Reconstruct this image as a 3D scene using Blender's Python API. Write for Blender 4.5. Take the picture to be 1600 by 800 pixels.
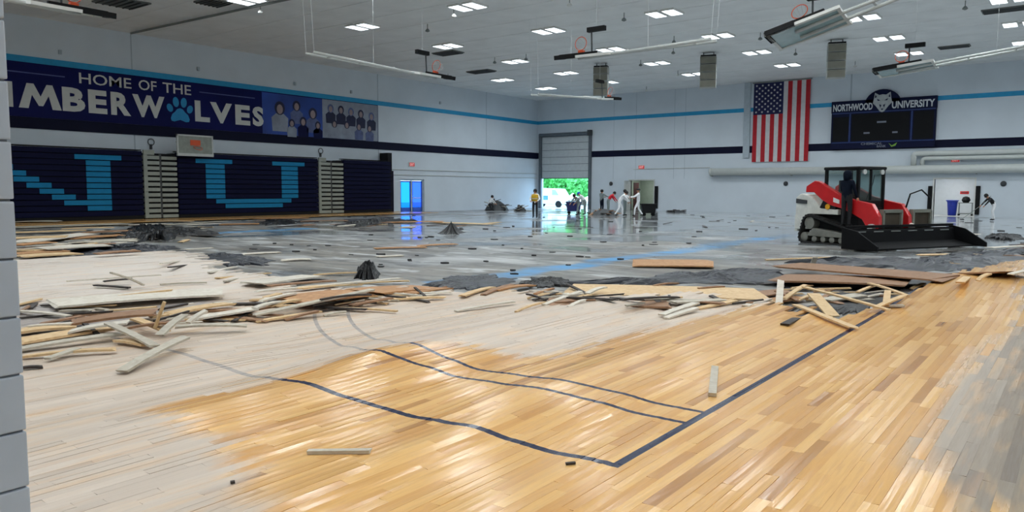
import bpy, bmesh, math, random
import numpy as np
from mathutils import Vector, Matrix, noise as mnoise
random.seed(7)
for o in list(bpy.data.objects): bpy.data.objects.remove(o)
SC = bpy.context.scene
COL = SC.collection

# ------------------------------------------------------------------ camera
CAM_H, FPX = 1.62, 1179.68
YAW, PITCH, ROLL = math.radians(37.296), math.radians(4.989), math.radians(0.193)
cf = Vector((-math.sin(YAW)*math.cos(PITCH), math.cos(YAW)*math.cos(PITCH), -math.sin(PITCH)))
cr0 = Vector((math.cos(YAW), math.sin(YAW), 0)); cu0 = cr0.cross(cf)
cr = cr0*math.cos(ROLL) + cu0*math.sin(ROLL); cu = cu0*math.cos(ROLL) - cr0*math.sin(ROLL)
CC = Vector((0, 0, CAM_H))
cd = bpy.data.cameras.new('camera'); cam = bpy.data.objects.new('camera', cd); COL.objects.link(cam)
cd.sensor_width = 36; cd.lens = FPX/1600*36; cd.clip_end = 400; cd.clip_start = .05
m = Matrix((cr, cu, -cf)).transposed().to_4x4(); m.translation = CC; cam.matrix_world = m
SC.camera = cam

# ------------------------------------------------------------------ sky, exposure
w = bpy.data.worlds.new('sky'); SC.world = w; w.use_nodes = True
wn = w.node_tree.nodes; bgn = wn['Background']
bgn.inputs[0].default_value = (.48, .74, 1.0, 1); bgn.inputs[1].default_value = 6.0
vs = SC.view_settings; vs.view_transform = 'Standard'; vs.look = 'None'; vs.gamma = 1.0; vs.use_curve_mapping = False
vs.exposure = 0.0
cy = SC.cycles
cy.use_denoising = True; cy.max_bounces = 8; cy.diffuse_bounces = 4; cy.glossy_bounces = 3; cy.sample_clamp_indirect = 6
cy.caustics_reflective = False; cy.caustics_refractive = False
LAMP_W = 127.0          # watts per ceiling fixture

# ------------------------------------------------------------------ place
XL, YB, ZC, SLAB = -41.71, 58.69, 10.0, -0.08
XR, YN = 14.0, -5.0
XBASE, YSIDE = -2.14, 3.83
HX, HY = XBASE-1.575, YSIDE+7.62
def ray(x, y): return cf + cr*((x-800)/FPX) + cu*((400-y)/FPX)
def fl(x, y, z=0.0):
    d = ray(x, y); return CC + d*((z-CAM_H)/d.z)
def onL(x, y, X=XL):
    d = ray(x, y); return CC + d*(X/d.x)
def onB(x, y, Y=YB):
    d = ray(x, y); return CC + d*(Y/d.y)

# ------------------------------------------------------------------ helpers
def s2l(c):
    c = c/255.0
    return c/12.92 if c <= .04045 else ((c+.055)/1.055)**2.4
def rgb(t): return (s2l(t[0]), s2l(t[1]), s2l(t[2]), 1)
MATS = {}
def pm(name, col, rough=.6, metal=0, var=.12, scale=4.0, bump=0.0, emit=0, coat=0, spec=.5):
    if name in MATS: return MATS[name]
    mt = bpy.data.materials.new(name); mt.use_nodes = True; nt = mt.node_tree
    b = nt.nodes['Principled BSDF']
    b.inputs['Specular IOR Level'].default_value = spec
    b.inputs['Roughness'].default_value = rough; b.inputs['Metallic'].default_value = metal
    if coat: b.inputs['Coat Weight'].default_value = coat; b.inputs['Coat Roughness'].default_value = .15
    tc = nt.nodes.new('ShaderNodeTexCoord'); nz = nt.nodes.new('ShaderNodeTexNoise')
    nz.inputs['Scale'].default_value = scale; nz.inputs['Detail'].default_value = 5
    nt.links.new(tc.outputs['Object'], nz.inputs['Vector'])
    mr = nt.nodes.new('ShaderNodeMapRange'); mr.inputs[1].default_value = .3; mr.inputs[2].default_value = .7
    mr.inputs[3].default_value = 1-var; mr.inputs[4].default_value = 1+var
    nt.links.new(nz.outputs[0], mr.inputs[0])
    mx = nt.nodes.new('ShaderNodeMix'); mx.data_type = 'RGBA'; mx.blend_type = 'MULTIPLY'; mx.inputs[0].default_value = 1
    mx.inputs[6].default_value = rgb(col); nt.links.new(mr.outputs[0], mx.inputs[7])
    nt.links.new(mx.outputs[2], b.inputs['Base Color'])
    if bump:
        bp = nt.nodes.new('ShaderNodeBump'); bp.inputs['Strength'].default_value = bump; bp.inputs['Distance'].default_value = .02
        nt.links.new(nz.outputs[0], bp.inputs['Height']); nt.links.new(bp.outputs[0], b.inputs['Normal'])
    if emit:
        b.inputs['Emission Color'].default_value = rgb(col); b.inputs['Emission Strength'].default_value = emit
    MATS[name] = mt
    return mt
def tag(o, label=None, cat=None, group=None, kind=None):
    if label: o['label'] = label
    if cat: o['category'] = cat
    if group: o['group'] = group
    if kind: o['kind'] = kind
    return o
def thing(name, loc, label, cat, group=None, rz=0.0, kind=None):
    o = bpy.data.objects.new(name, None); COL.objects.link(o); o.empty_display_size = .1
    o.location = loc; o.rotation_euler = (0, 0, rz)
    return tag(o, label, cat, group, kind)
class MB:
    def __init__(s): s.v = []; s.f = []
    def add(s, vs_, fs):
        n = len(s.v); s.v += [tuple(v) for v in vs_]; s.f += [tuple(i+n for i in q) for q in fs]; return s
    def box(s, c, d, rz=0, rot=None):
        M = rot if rot is not None else Matrix.Rotation(rz, 3, 'Z')
        c = Vector(c); vs_ = [c + M @ Vector((d[0]*a/2, d[1]*b/2, d[2]*e/2)) for a in (-1, 1) for b in (-1, 1) for e in (-1, 1)]
        return s.add(vs_, [(0, 1, 3, 2), (4, 6, 7, 5), (0, 4, 5, 1), (2, 3, 7, 6), (0, 2, 6, 4), (1, 5, 7, 3)])
    def lo(s, a, b):  # box from two corners
        return s.box([(a[i]+b[i])/2 for i in range(3)], [abs(b[i]-a[i]) for i in range(3)])
    def tube(s, pts, r, n=8, cap=True):
        pts = [Vector(p) for p in pts]; rings = []
        rr = r if isinstance(r, (list, tuple)) else [r]*len(pts)
        prev = None
        for i, p in enumerate(pts):
            d = (pts[min(i+1, len(pts)-1)] - pts[max(i-1, 0)]).normalized()
            if prev is None:
                a = d.cross(Vector((0, 0, 1)) if abs(d.z) < .9 else Vector((1, 0, 0))).normalized()
            else:
                a = (prev - d*prev.dot(d)).normalized()
            prev = a; b = d.cross(a)
            rings.append([p + (a*math.cos(2*math.pi*k/n) + b*math.sin(2*math.pi*k/n))*rr[i] for k in range(n)])
        vs_ = [v for q in rings for v in q]
        fs = [(i*n+k, i*n+(k+1) % n, (i+1)*n+(k+1) % n, (i+1)*n+k) for i in range(len(pts)-1) for k in range(n)]
        if cap: fs += [tuple(range(n))[::-1], tuple((len(pts)-1)*n+k for k in range(n))]
        return s.add(vs_, fs)
    def prism(s, poly, fn, d0, d1):  # poly 2d (ccw), fn(u,v,d)->xyz
        n = len(poly)
        vs_ = [fn(u, v, d0) for u, v in poly] + [fn(u, v, d1) for u, v in poly]
        return s.add(vs_, [tuple(range(n))[::-1], tuple(range(n, 2*n))] + [(i, (i+1) % n, n+(i+1) % n, n+i) for i in range(n)])
    def lathe(s, prof, c=(0, 0, 0), n=12, axis='Z'):
        vs_ = []
        for r_, h in prof:
            for k in range(n):
                a = 2*math.pi*k/n; p = (r_*math.cos(a), r_*math.sin(a), h)
                if axis == 'X': p = (p[2], p[0], p[1])
                if axis == 'Y': p = (p[0], p[2], p[1])
                vs_.append((p[0]+c[0], p[1]+c[1], p[2]+c[2]))
        m_ = len(prof)
        fs = [(i*n+k, i*n+(k+1) % n, (i+1)*n+(k+1) % n, (i+1)*n+k) for i in range(m_-1) for k in range(n)]
        fs += [tuple(range(n))[::-1], tuple((m_-1)*n+k for k in range(n))]
        return s.add(vs_, fs)
    def torus(s, c, R, r, n=20, m_=6, M=None):
        M = M or Matrix.Identity(3); vs_ = []
        for i in range(n):
            a = 2*math.pi*i/n
            for j in range(m_):
                b = 2*math.pi*j/m_
                vs_.append(Vector(c) + M @ Vector(((R+r*math.cos(b))*math.cos(a), (R+r*math.cos(b))*math.sin(a), r*math.sin(b))))
        return s.add(vs_, [(i*m_+j, ((i+1) % n)*m_+j, ((i+1) % n)*m_+(j+1) % m_, i*m_+(j+1) % m_) for i in range(n) for j in range(m_)])
    def build(s, name, mat, parent=None, bevel=0, smooth=False, loc=None):
        me = bpy.data.meshes.new(name)
        vv = s.v
        if loc is not None: vv = [(a[0]-loc[0], a[1]-loc[1], a[2]-loc[2]) for a in vv]
        me.from_pydata(vv, [], s.f)
        bm = bmesh.new(); bm.from_mesh(me)
        bmesh.ops.recalc_face_normals(bm, faces=bm.faces)
        if bevel:
            es = [e for e in bm.edges if len(e.link_faces) == 2 and e.calc_face_angle(0) > .5]
            bmesh.ops.bevel(bm, geom=es, offset=bevel, segments=2, affect='EDGES', profile=.6, clamp_overlap=True)
        bm.to_mesh(me); bm.free()
        if smooth:
            for p in me.polygons: p.use_smooth = True
        me.materials.append(mat)
        o = bpy.data.objects.new(name, me); COL.objects.link(o)
        if loc is not None: o.location = loc
        if parent: o.parent = parent
        return o
def ordinal(n):
    base = 'zeroth first second third fourth fifth sixth seventh eighth ninth tenth eleventh twelfth thirteenth fourteenth fifteenth sixteenth seventeenth eighteenth nineteenth'.split()
    if n < 20: return base[n]
    tens = {2: 'twent', 3: 'thirt', 4: 'fort', 5: 'fift', 6: 'sixt'}[n//10]
    names = {2: 'twenty', 3: 'thirty', 4: 'forty', 5: 'fifty', 6: 'sixty'}[n//10]
    return tens+'ieth' if n % 10 == 0 else names+'-'+base[n % 10]
FONT_CACHE = {}
def text_mesh(txt, bold):
    k = (txt, bold)
    if k not in FONT_CACHE:
        c = bpy.data.curves.new('lettering', 'FONT'); c.body = txt; c.extrude = .01; c.offset = bold; c.resolution_u = 3
        o = bpy.data.objects.new('lettering', c); COL.objects.link(o)
        me = bpy.data.meshes.new_from_object(o.evaluated_get(bpy.context.evaluated_depsgraph_get()))
        bpy.data.objects.remove(o); FONT_CACHE[k] = ([v.co.copy() for v in me.vertices], [tuple(p.vertices) for p in me.polygons])
        bpy.data.meshes.remove(me)
    return FONT_CACHE[k]
def fit_text(txt, mat, name, parent, fn, u0, u1, v0, v1, d0, d1, bold=.02):
    vs_, fs = text_mesh(txt, bold)
    ax = min(v.x for v in vs_); bx = max(v.x for v in vs_); ay = min(v.y for v in vs_); by = max(v.y for v in vs_)
    mb = MB(); mb.add([fn(u0+(v.x-ax)/(bx-ax)*(u1-u0), v0+(v.y-ay)/(by-ay)*(v1-v0), d1 if v.z > 0 else d0) for v in vs_], fs)
    return mb.build(name, mat, parent)
fnL = lambda u, v, d: (XL+d, u, v)      # on the left wall: u along +Y, d out of the wall
fnB = lambda u, v, d: (u, YB-d, v)      # on the back wall
fnD = lambda u, v, d: (u, v, d)

# ------------------------------------------------------------------ materials
M_wall = pm('wall_paint', (212, 221, 229), .75, var=.04, scale=.6)
M_ceil = pm('ceiling_paint', (238, 240, 240), .8, var=.05, scale=.8)
M_navy = pm('navy_paint', (12, 18, 62), .7, var=.08, spec=.2)
M_navyd = pm('dark_navy', (10, 14, 42), .7, var=.1, spec=.2)
M_teal = pm('teal_paint', (24, 150, 200), .5, var=.06)
M_white = pm('white_paint', (225, 226, 222), .5, var=.04)
M_lgrey = pm('light_grey_metal', (196, 200, 198), .45, var=.06)
M_grey = pm('grey_metal', (128, 134, 132), .5, var=.08)
M_dgrey = pm('dark_grey', (60, 63, 66), .6, var=.12)
M_black = pm('black_rubber', (16, 17, 19), .7, var=.2, spec=.25)
M_red = pm('red_paint', (206, 30, 34), .4, var=.08)
M_orange = pm('orange_metal', (214, 84, 40), .5, var=.08)
M_skin = pm('skin', (190, 140, 112), .6, var=.06)
M_joint = pm('wall_joint', (176, 188, 197), .8, var=.05)
# ------------------------------------------------------------------ wood floor height and outline
PX1 = [(-9, 0), (-7, .022), (-6.45, 0), (-5.84, -.03), (-5.5, .0), (-5.03, .032), (-4.55, .0), (-4.12, -.012), (-3.85, -.02), (-3.5, .0), (-3.24, .02), (-2.9, -.008), (-2.6, -.018), (-2.3, 0), (-1, .012), (0, 0), (1, .02)]
PX2 = [(-12, .05), (-10.5, -.02), (-9, .05), (-7.6, -.01), (-6.9, -.03), (-6.28, -.03), (-5.76, .03), (-5.25, .095), (-4.67, .04), (-4.3, .0), (-3.82, .02), (-3.4, .046), (-2.9, .03), (-2.5, .0), (-2, .0), (-1, .03), (0, 0)]
def prof(P, x):
    if x <= P[0][0]: return P[0][1]
    for (a, za), (b, zb) in zip(P, P[1:]):
        if x <= b:
            t = (x-a)/(b-a); t = t*t*(3-2*t); return za + (zb-za)*t
    return P[-1][1]
def woodz(x, y):
    t = min(max((y-3.83)/1.1, 0), 1); t = t*t*(3-2*t)
    z = prof(PX1, x)*(1-t) + prof(PX2, x)*t
    z *= min(max((y-.5)/2, .15), 1)
    if x > -3.5 and y > 11:                                    # the sheet lifted at its torn end
        z += .16*min((y-11)/6, 1)*min((x+3.5)/1.5, 1)
    if x < -12:                                                # long heaved hump at the left
        z += .10*math.exp(-((x+15.6)/1.9)**2)*min(max((y-2)/3, 0), 1)
    return z
EDGE = [(-18.7, 9.9), (-17.5, 9.7), (-15.5, 9.0), (-13.6, 8.2), (-12.3, 8.2), (-10.2, 7.8), (-8.6, 8.5), (-7.7, 9.0), (-7.5, 9.9), (-6.5, 10.0), (-5.2, 9.9), (-4.7, 11.1), (-3.8, 11.0), (-3.0, 10.2), (-2.45, 9.9), (-2.15, 13.4), (-1.95, 15.5), (-1.6, 17.1), (-1.0, 19.5), (0.5, 21.5), (3, 22.5), (14, 23)]
def edge_y(x):
    if x < EDGE[0][0]: return -99
    for (a, ya), (b, yb) in zip(EDGE, EDGE[1:]):
        if x <= b: return ya + (yb-ya)*(x-a)/(b-a)
    return EDGE[-1][1]
def on_wood(x, y): return x > -18.6 and y < edge_y(x)
def ground(x, y):
    if x < XL+5.0 and y < 40: return 0.0
    return woodz(x, y) if on_wood(x, y) else SLAB

# ------------------------------------------------------------------ floor materials (node maths on world position)
class NG:
    def __init__(s, mat): s.nt = mat.node_tree
    def n(s, t, **k):
        q = s.nt.nodes.new(t)
        for a, b in k.items(): setattr(q, a, b)
        return q
    def put(s, sock, v):
        if isinstance(v, (int, float)): sock.default_value = v
        elif isinstance(v, tuple): sock.default_value = v
        else: s.nt.links.new(v, sock)
    def m(s, op, a, b=0.0, c=0.0):
        q = s.n('ShaderNodeMath', operation=op)
        for i, v in enumerate((a, b, c)): s.put(q.inputs[i], v)
        return q.outputs[0]
    def mix(s, f, a, b, blend='MIX'):
        q = s.n('ShaderNodeMix', data_type='RGBA', blend_type=blend)
        s.put(q.inputs[0], f); s.put(q.inputs[6], a); s.put(q.inputs[7], b); return q.outputs[2]
    def ramp(s, f, lo, hi, a=0.0, b=1.0):
        q = s.n('ShaderNodeMapRange'); q.clamp = True
        for i, v in enumerate((f, lo, hi, a, b)): s.put(q.inputs[i], v)
        return q.outputs[0]
    def noise(s, vec, scale, detail=4, dist=0):
        q = s.n('ShaderNodeTexNoise'); q.inputs['Scale'].default_value = scale; q.inputs['Detail'].default_value = detail; q.inputs['Distortion'].default_value = dist
        if vec: s.nt.links.new(vec, q.inputs['Vector'])
        return q.outputs[0]
    def stretch(s, vec, sc, off=(0, 0, 0)):
        q = s.n('ShaderNodeMapping'); q.inputs['Scale'].default_value = sc; q.inputs['Location'].default_value = off
        s.nt.links.new(vec, q.inputs['Vector']); return q.outputs[0]
    def attr(s, nm):
        q = s.n('ShaderNodeAttribute', attribute_name=nm); return q.outputs['Fac']
def wood_floor_material():
    mt = bpy.data.materials.new('maple_floor'); mt.use_nodes = True; g = NG(mt); b = mt.node_tree.nodes['Principled BSDF']
    geo = g.n('ShaderNodeNewGeometry').outputs['Position']
    sp = g.n('ShaderNodeSeparateXYZ'); mt.node_tree.links.new(geo, sp.inputs[0]); x, y = sp.outputs[0], sp.outputs[1]
    rnd, grey_tone, paint = g.attr('rnd'), g.attr('grey_tone'), g.attr('paint')
    grain = g.noise(g.stretch(geo, (60, 3.0, 10)), 1.0, 5, .6)
    blot = g.noise(g.stretch(geo, (5, .9, 1)), 1.0, 3)
    col = g.mix(rnd, rgb((240, 192, 122)), rgb((214, 158, 90)))
    col = g.mix(g.ramp(rnd, .92, 1.0), col, rgb((176, 124, 72)))
    col = g.mix(g.ramp(grain, .45, .8, 0, .4), col, rgb((180, 128, 76)))
    col = g.mix(g.ramp(blot, .35, .75, 0, .25), col, rgb((248, 206, 142)))
    # court lines
    AB = lambda a: g.m('ABSOLUTE', a)
    lt = lambda a, v: g.m('LESS_THAN', a, v)
    gt = lambda a, v: g.m('GREATER_THAN', a, v)
    W = .030
    l1 = g.m('MULTIPLY', lt(AB(g.m('SUBTRACT', x, XBASE)), W), gt(y, YSIDE-W))
    l2 = g.m('MULTIPLY', lt(AB(g.m('SUBTRACT', y, YSIDE)), W), lt(x, XBASE+W))
    line = g.m('MAXIMUM', l1, l2)
    hy = g.m('SQRT', g.m('ADD', g.m('POWER', g.m('SUBTRACT', x, HX), 2.0), g.m('POWER', g.m('SUBTRACT', y, HY), 2.0)))
    for R, off in ((6.75, 1.02), (6.325, 1.34)):
        xs = HX - math.sqrt(max(R*R-(7.62-off)**2, 0))
        straight = g.m('MULTIPLY', lt(AB(g.m('SUBTRACT', y, YSIDE+off)), W*.8), gt(x, xs))
        arc = g.m('MULTIPLY', lt(AB(g.m('SUBTRACT', hy, R)), W*.8), lt(x, xs))
        arc = g.m('MULTIPLY', arc, lt(y, HY))
        line = g.m('MAXIMUM', line, g.m('MULTIPLY', g.m('MAXIMUM', straight, arc), lt(x, XBASE)))
    line = g.m('MAXIMUM', line, paint)
    col = g.mix(line, col, rgb((22, 30, 66)))
    fm = g.m('MULTIPLY', g.ramp(grey_tone, .35, .62), g.ramp(g.noise(g.stretch(geo, (9, 1.2, 1)), 1.0, 4), .25, .5, .55, 1.0))
    fcol = g.mix(rnd, rgb((212, 199, 186)), rgb((199, 186, 173)))
    fcol = g.mix(g.ramp(grain, .5, .8, 0, .3), fcol, rgb((176, 158, 140)))
    fcol = g.mix(g.ramp(x, -1.6, -.2, 0, .92), fcol, g.mix(rnd, rgb((124, 118, 108)), rgb((98, 92, 84))))
    fcol = g.mix(g.ramp(x, -9.0, -13.0, 0, .8), fcol, rgb((226, 220, 214)))
    col = g.mix(g.m('MULTIPLY', fm, g.ramp(line, 0, 1, .93, .62)), col, fcol)
    mt.node_tree.links.new(col, b.inputs['Base Color'])
    g.put(b.inputs['Roughness'], g.m('ADD', g.ramp(fm, 0, 1, .17, .40), g.ramp(grain, .3, .7, -.06, .06)))
    bp = g.n('ShaderNodeBump'); bp.inputs['Strength'].default_value = .25; bp.inputs['Distance'].default_value = .004
    mt.node_tree.links.new(grain, bp.inputs['Height']); mt.node_tree.links.new(bp.outputs[0], b.inputs['Normal'])
    return mt
def slab_material():
    mt = bpy.data.materials.new('wet_concrete'); mt.use_nodes = True; g = NG(mt); b = mt.node_tree.nodes['Principled BSDF']
    geo = g.n('ShaderNodeNewGeometry').outputs['Position']
    sp = g.n('ShaderNodeSeparateXYZ'); mt.node_tree.links.new(geo, sp.inputs[0]); x, y = sp.outputs[0], sp.outputs[1]
    big = g.noise(geo, .16, 5, .4); mid = g.noise(geo, .7, 5, .3); fine = g.noise(geo, 6, 4)
    col = g.mix(g.ramp(mid, .3, .7), rgb((104, 110, 114)), rgb((186, 192, 196)))
    col = g.mix(g.ramp(g.m('ADD', big, g.ramp(y, 12.0, 34.0, .12, -.12)), .4, .62, 0, .75), col, rgb((122, 114, 100)))
    col = g.mix(g.ramp(fine, .5, .72, 0, .6), col, rgb((84, 86, 88)))
    strk = g.noise(g.stretch(geo, (.5, 1.6, 1), (7, 2, 0)), 1.0, 6, .8)
    col = g.mix(g.ramp(strk, .5, .62, 0, .7), col, rgb((78, 78, 78)))
    col = g.mix(g.ramp(g.noise(g.stretch(geo, (.6, 2.2, 1), (1, 9, 0)), 1.0, 6, .6), .56, .66, 0, .7), col, rgb((206, 210, 212)))
    # dried white levelling patches and the blue of the old court colours left on the slab
    pat = g.ramp(g.noise(g.stretch(geo, (.22, .5, 1), (3, 1, 0)), 1.0, 5, .5), .58, .66)
    col = g.mix(g.m('MULTIPLY', pat, .55), col, rgb((202, 204, 204)))
    wob = g.m('MULTIPLY', g.m('SUBTRACT', g.noise(geo, .5, 4), .5), 1.6)
    for X0, W, Y0, Y1 in ((-9.2, .42, 10, 30), (-26.9, .5, 15, 21)):
        dx = g.m('ABSOLUTE', g.m('ADD', g.m('SUBTRACT', x, X0), wob))
        k = g.m('MULTIPLY', g.ramp(dx, W*.6, W*1.3, 1, 0), g.m('MULTIPLY', g.m('GREATER_THAN', y, Y0), g.m('LESS_THAN', y, Y1)))
        col = g.mix(g.m('MULTIPLY', k, g.ramp(strk, .42, .66, 1.0, .35)), col, rgb((70, 150, 205)))
    mt.node_tree.links.new(col, b.inputs['Base Color'])
    far = g.m('MULTIPLY', g.ramp(y, 14.0, 30.0, -.12, .16), g.ramp(x, -40.0, -26.0, -.2, 1.0))
    wet = g.ramp(g.m('ADD', g.noise(geo, .35, 5, .3), far), .42, .62)
    g.put(b.inputs['Roughness'], g.ramp(wet, 0, 1, .48, .12))
    g.put(b.inputs['Coat Weight'], g.ramp(wet, 0, 1, .05, .5)); b.inputs['Coat Roughness'].default_value = .07
    bp = g.n('ShaderNodeBump'); bp.inputs['Strength'].default_value = .12; bp.inputs['Distance'].default_value = .01
    mt.node_tree.links.new(mid, bp.inputs['Height']); mt.node_tree.links.new(bp.outputs[0], b.inputs['Normal'])
    return mt
M_floor = wood_floor_material(); M_slab = slab_material()

slab = MB().lo((XL-.4, YN-.3, SLAB-.3), (XR+.4, YB+.4, SLAB)).build('floor_slab', M_slab)
tag(slab, 'wet grey concrete slab laid bare across the far hall', kind='structure')

# tan area outline in plan, greyer tone elsewhere
TANPX = [(240, 638), (440, 590), (580, 553), (700, 545), (860, 560), (960, 530), (1130, 492), (1260, 468), (1430, 440), (1600, 412), (1600, 500), (1500, 600), (1440, 690), (1455, 740), (1545, 800), (1560, 900), (375, 900), (390, 740), (340, 690), (262, 660)]
TAN = [tuple(fl(*p))[:2] for p in TANPX]
NAVYPX = [(0, 474), (75, 474), (110, 488), (300, 470), (352, 462), (350, 470), (110, 524), (0, 530)]
NAVYA = [tuple(fl(*p))[:2] for p in NAVYPX]
def sdist(P, x, y):
    ins = False; d = 1e9
    for i in range(len(P)):
        ax, ay = P[i]; bx, by = P[(i+1) % len(P)]
        if (ay > y) != (by > y) and x < (bx-ax)*(y-ay)/(by-ay)+ax: ins = not ins
        L2 = (bx-ax)**2+(by-ay)**2; t = max(0, min(1, ((x-ax)*(bx-ax)+(y-ay)*(by-ay))/L2))
        d = min(d, math.hypot(x-ax-t*(bx-ax), y-ay-t*(by-ay)))
    return d if ins else -d
floor = thing('floor', (0, 0, 0), 'buckled pale maple gym floor with navy court lines', None, kind='structure')
def board_mesh(boards, name, parent):
    vs_, fs, rn, fi, pa = [], [], [], [], []
    for (x0, x1, y0, y1, r_, tilt) in boards:
        n = max(2, int((y1-y0)/.28)+1); base = len(vs_)
        jf = random.uniform(-.06, .06)
        for i in range(n):
            yy = y0 + (y1-y0)*i/(n-1)
            for k, xx in enumerate((x0, (x0+x1)/2, x1)):
                z = woodz(xx, yy) + (-.0012 if k == 1 else 0) + tilt*(k-1)*.0012
                vs_.append((xx, yy, z)); rn.append(r_)
                sd = sdist(TAN, xx, yy); fi.append(min(1, max(0, .5 - (sd+jf*2)*1.1)))
                pa.append(1.0 if sdist(NAVYA, xx, yy) > 0 else 0.0)
            for xx in (x0, x1):
                vs_.append((xx, yy, woodz(xx, yy)-.02)); rn.append(r_); fi.append(fi[-1]); pa.append(pa[-1])
        for i in range(n-1):
            a, b = base+5*i, base+5*(i+1)
            fs += [(a, a+1, b+1, b), (a+1, a+2, b+2, b+1), (a+3, a, b, b+3), (a+2, a+4, b+4, b+2), (a+4, a+3, b+3, b+4)]
        a, b = base, base+5*(n-1)
        fs += [(a, a+3, a+4, a+2, a+1), (b, b+1, b+2, b+4, b+3)]
    me = bpy.data.meshes.new(name); me.from_pydata(vs_, [], fs)
    for nm, arr in (('rnd', rn), ('grey_tone', fi), ('paint', pa)):
        at = me.attributes.new(nm, 'FLOAT', 'POINT'); at.data.foreach_set('value', arr)
    me.materials.append(M_floor)
    o = bpy.data.objects.new(name, me); COL.objects.link(o); o.parent = parent
    return o
BW = .0762
boards = []
ix = 0
xx = -18.6
rb = random.Random(11)
while xx < 13.8:
    ye = edge_y(xx+BW/2) + rb.uniform(-.35, .35)
    if rb.random() < .12: ye += rb.uniform(-.6, .5)
    y0 = -4.6 - rb.uniform(0, .8)
    while y0 < ye - .1:
        L = rb.choice((.45, .6, .8, 1.0, 1.2, 1.5))*rb.uniform(.85, 1.15); y1 = min(y0+L, ye)
        if ye - y1 < .15: y1 = ye
        # keep only what the opening of the entry wall can show
        boards.append((xx+.0003, xx+BW-.0003, y0, y1-.0008, rb.random(), rb.gauss(0, .9)))
        y0 = y1
    xx += BW
def seen(bd):
    p = Vector(((bd[0]+bd[1])/2, (bd[2]+bd[3])/2, 0)) - CC; d = p.dot(cf)
    if d < .8: return 0
    px = 800+FPX*p.dot(cr)/d; py = 400-FPX*p.dot(cu)/d
    if not (45 < px < 1600 and 300 < py < 800): return 0
    return (bd[3]-bd[2])/d**3
rank = sorted(boards, key=seen, reverse=True)
for bd in rank[:300]: board_mesh([bd], 'plank', floor)
st = board_mesh(rank[300:], 'plank_field', floor); st['kind'] = 'stuff'
# wood left in front of the bleachers
sb = [(XL+.02, XL+4.6)]
strip = thing('floor_strip', (0, 0, 0), 'strip of maple floor left in front of the folded bleachers', None, kind='structure')
bs = []
xx = XL+.1
while xx < XL+4.4:
    y0 = 5.0; ye = 39.6+rb.uniform(-.5, .5)
    while y0 < ye-.2:
        y1 = min(ye, y0+rb.uniform(1.5, 4)); bs.append((xx, xx+.14, y0, y1-.003, rb.random(), 0)); y0 = y1
    xx += .142
_w = woodz
def woodz(x, y): return 0.0
o = board_mesh(bs, 'plank_field', strip); o['kind'] = 'stuff'
o.data.attributes['grey_tone'].data.foreach_set('value', [0.0]*len(o.data.vertices))
woodz = _w

# ------------------------------------------------------------------ walls
def wall_with_holes(name, fn, u0, u1, v0, v1, holes, d0, d1):
    mb = MB(); us = sorted({u0, u1, *[h[0] for h in holes], *[h[1] for h in holes]})
    for a, b in zip(us, us[1:]):
        cuts = sorted([(h[2], h[3]) for h in holes if h[0] <= a and h[1] >= b]); v = v0
        for c, d in cuts:
            if c > v: mb.prism([(a, v), (b, v), (b, c), (a, c)], fn, d0, d1)
            v = d
        mb.prism([(a, v), (b, v), (b, v1), (a, v1)], fn, d0, d1)
    o = mb.build(name, M_wall); o['kind'] = 'structure'; return o
GAR = (-41.25, -35.95, SLAB, 6.6); DO1 = (-31.85, -29.55, SLAB, 2.48); DO2 = (-8.45, -6.1, SLAB, 2.46); DOL = (40.7, 43.3, SLAB, 2.43)
wall_left = wall_with_holes('wall_left', fnL, YN-.3, YB, SLAB-.3, ZC+.2, [DOL], -.35, 0)
wall_back = wall_with_holes('wall_back', fnB, XL-.35, XR+.3, SLAB-.3, ZC+.2, [GAR, DO1, DO2], -.35, 0)
tag(wall_left, 'long white side wall carrying banner and bleachers'); tag(wall_back, 'white end wall with flag, scoreboard and roll-up door')
wr = MB().lo((XR, YN-.3, SLAB-.3), (XR+.3, YB, ZC+.2)).build('wall_right', M_wall); wr['kind'] = 'structure'
wn_ = MB().lo((XL, YN-.3, SLAB-.3), (XR, YN, ZC+.2)).build('wall_near', M_wall); wn_['kind'] = 'structure'
ceil = MB().lo((XL-.35, YN-.3, ZC), (XR+.3, YB+.35, ZC+.2)).build('ceiling', M_ceil); ceil['kind'] = 'structure'
for k in range(24):                       # shallow deck seams
    y = 2.0+k*2.4
    MB().lo((XL, y-.02, ZC-.015), (XR, y+.02, ZC)).build('deck_seam', M_ceil, ceil)
for px in (207, 590):
    u = onL(px, 130).y; MB().lo((XL, u-.03, SLAB), (XL+.012, u+.03, ZC)).build('panel_joint', M_joint, wall_left)
for px in (760,):
    u = onL(px, 150).y; MB().lo((XL, u-.025, 5.12), (XL+.012, u+.025, ZC)).build('panel_joint', M_joint, wall_left)
for px in (960, 995, 1055, 1072):
    u = onB(px, 150).x; MB().lo((u-.015, YB-.008, 2.6), (u+.015, YB, ZC)).build('panel_joint', M_joint, wall_back)
tag(MB().lo((-21.85, YB-.14, 4.2), (-21.35, YB, ZC-.01)).build('trim_1', M_joint), 'narrow grey pilaster left of the hanging flag', kind='structure')
MB().lo((-14.1, YB-.02, 5.1), (-14.0, YB, ZC)).build('panel_joint', M_joint, wall_back)
def stripe(nm, fn, u0, u1, v0, v1, mat, par, d=.012): return MB().prism([(u0, v0), (u1, v0), (u1, v1), (u0, v1)], fn, .0, d).build(nm, mat, par)
stripe('teal_stripe', fnL, YN, YB-.02, 7.76, 8.07, M_teal, wall_left, .05); stripe('navy_stripe', fnL, YN, YB-.02, 4.56, 5.12, M_navyd, wall_left, .05)
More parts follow.
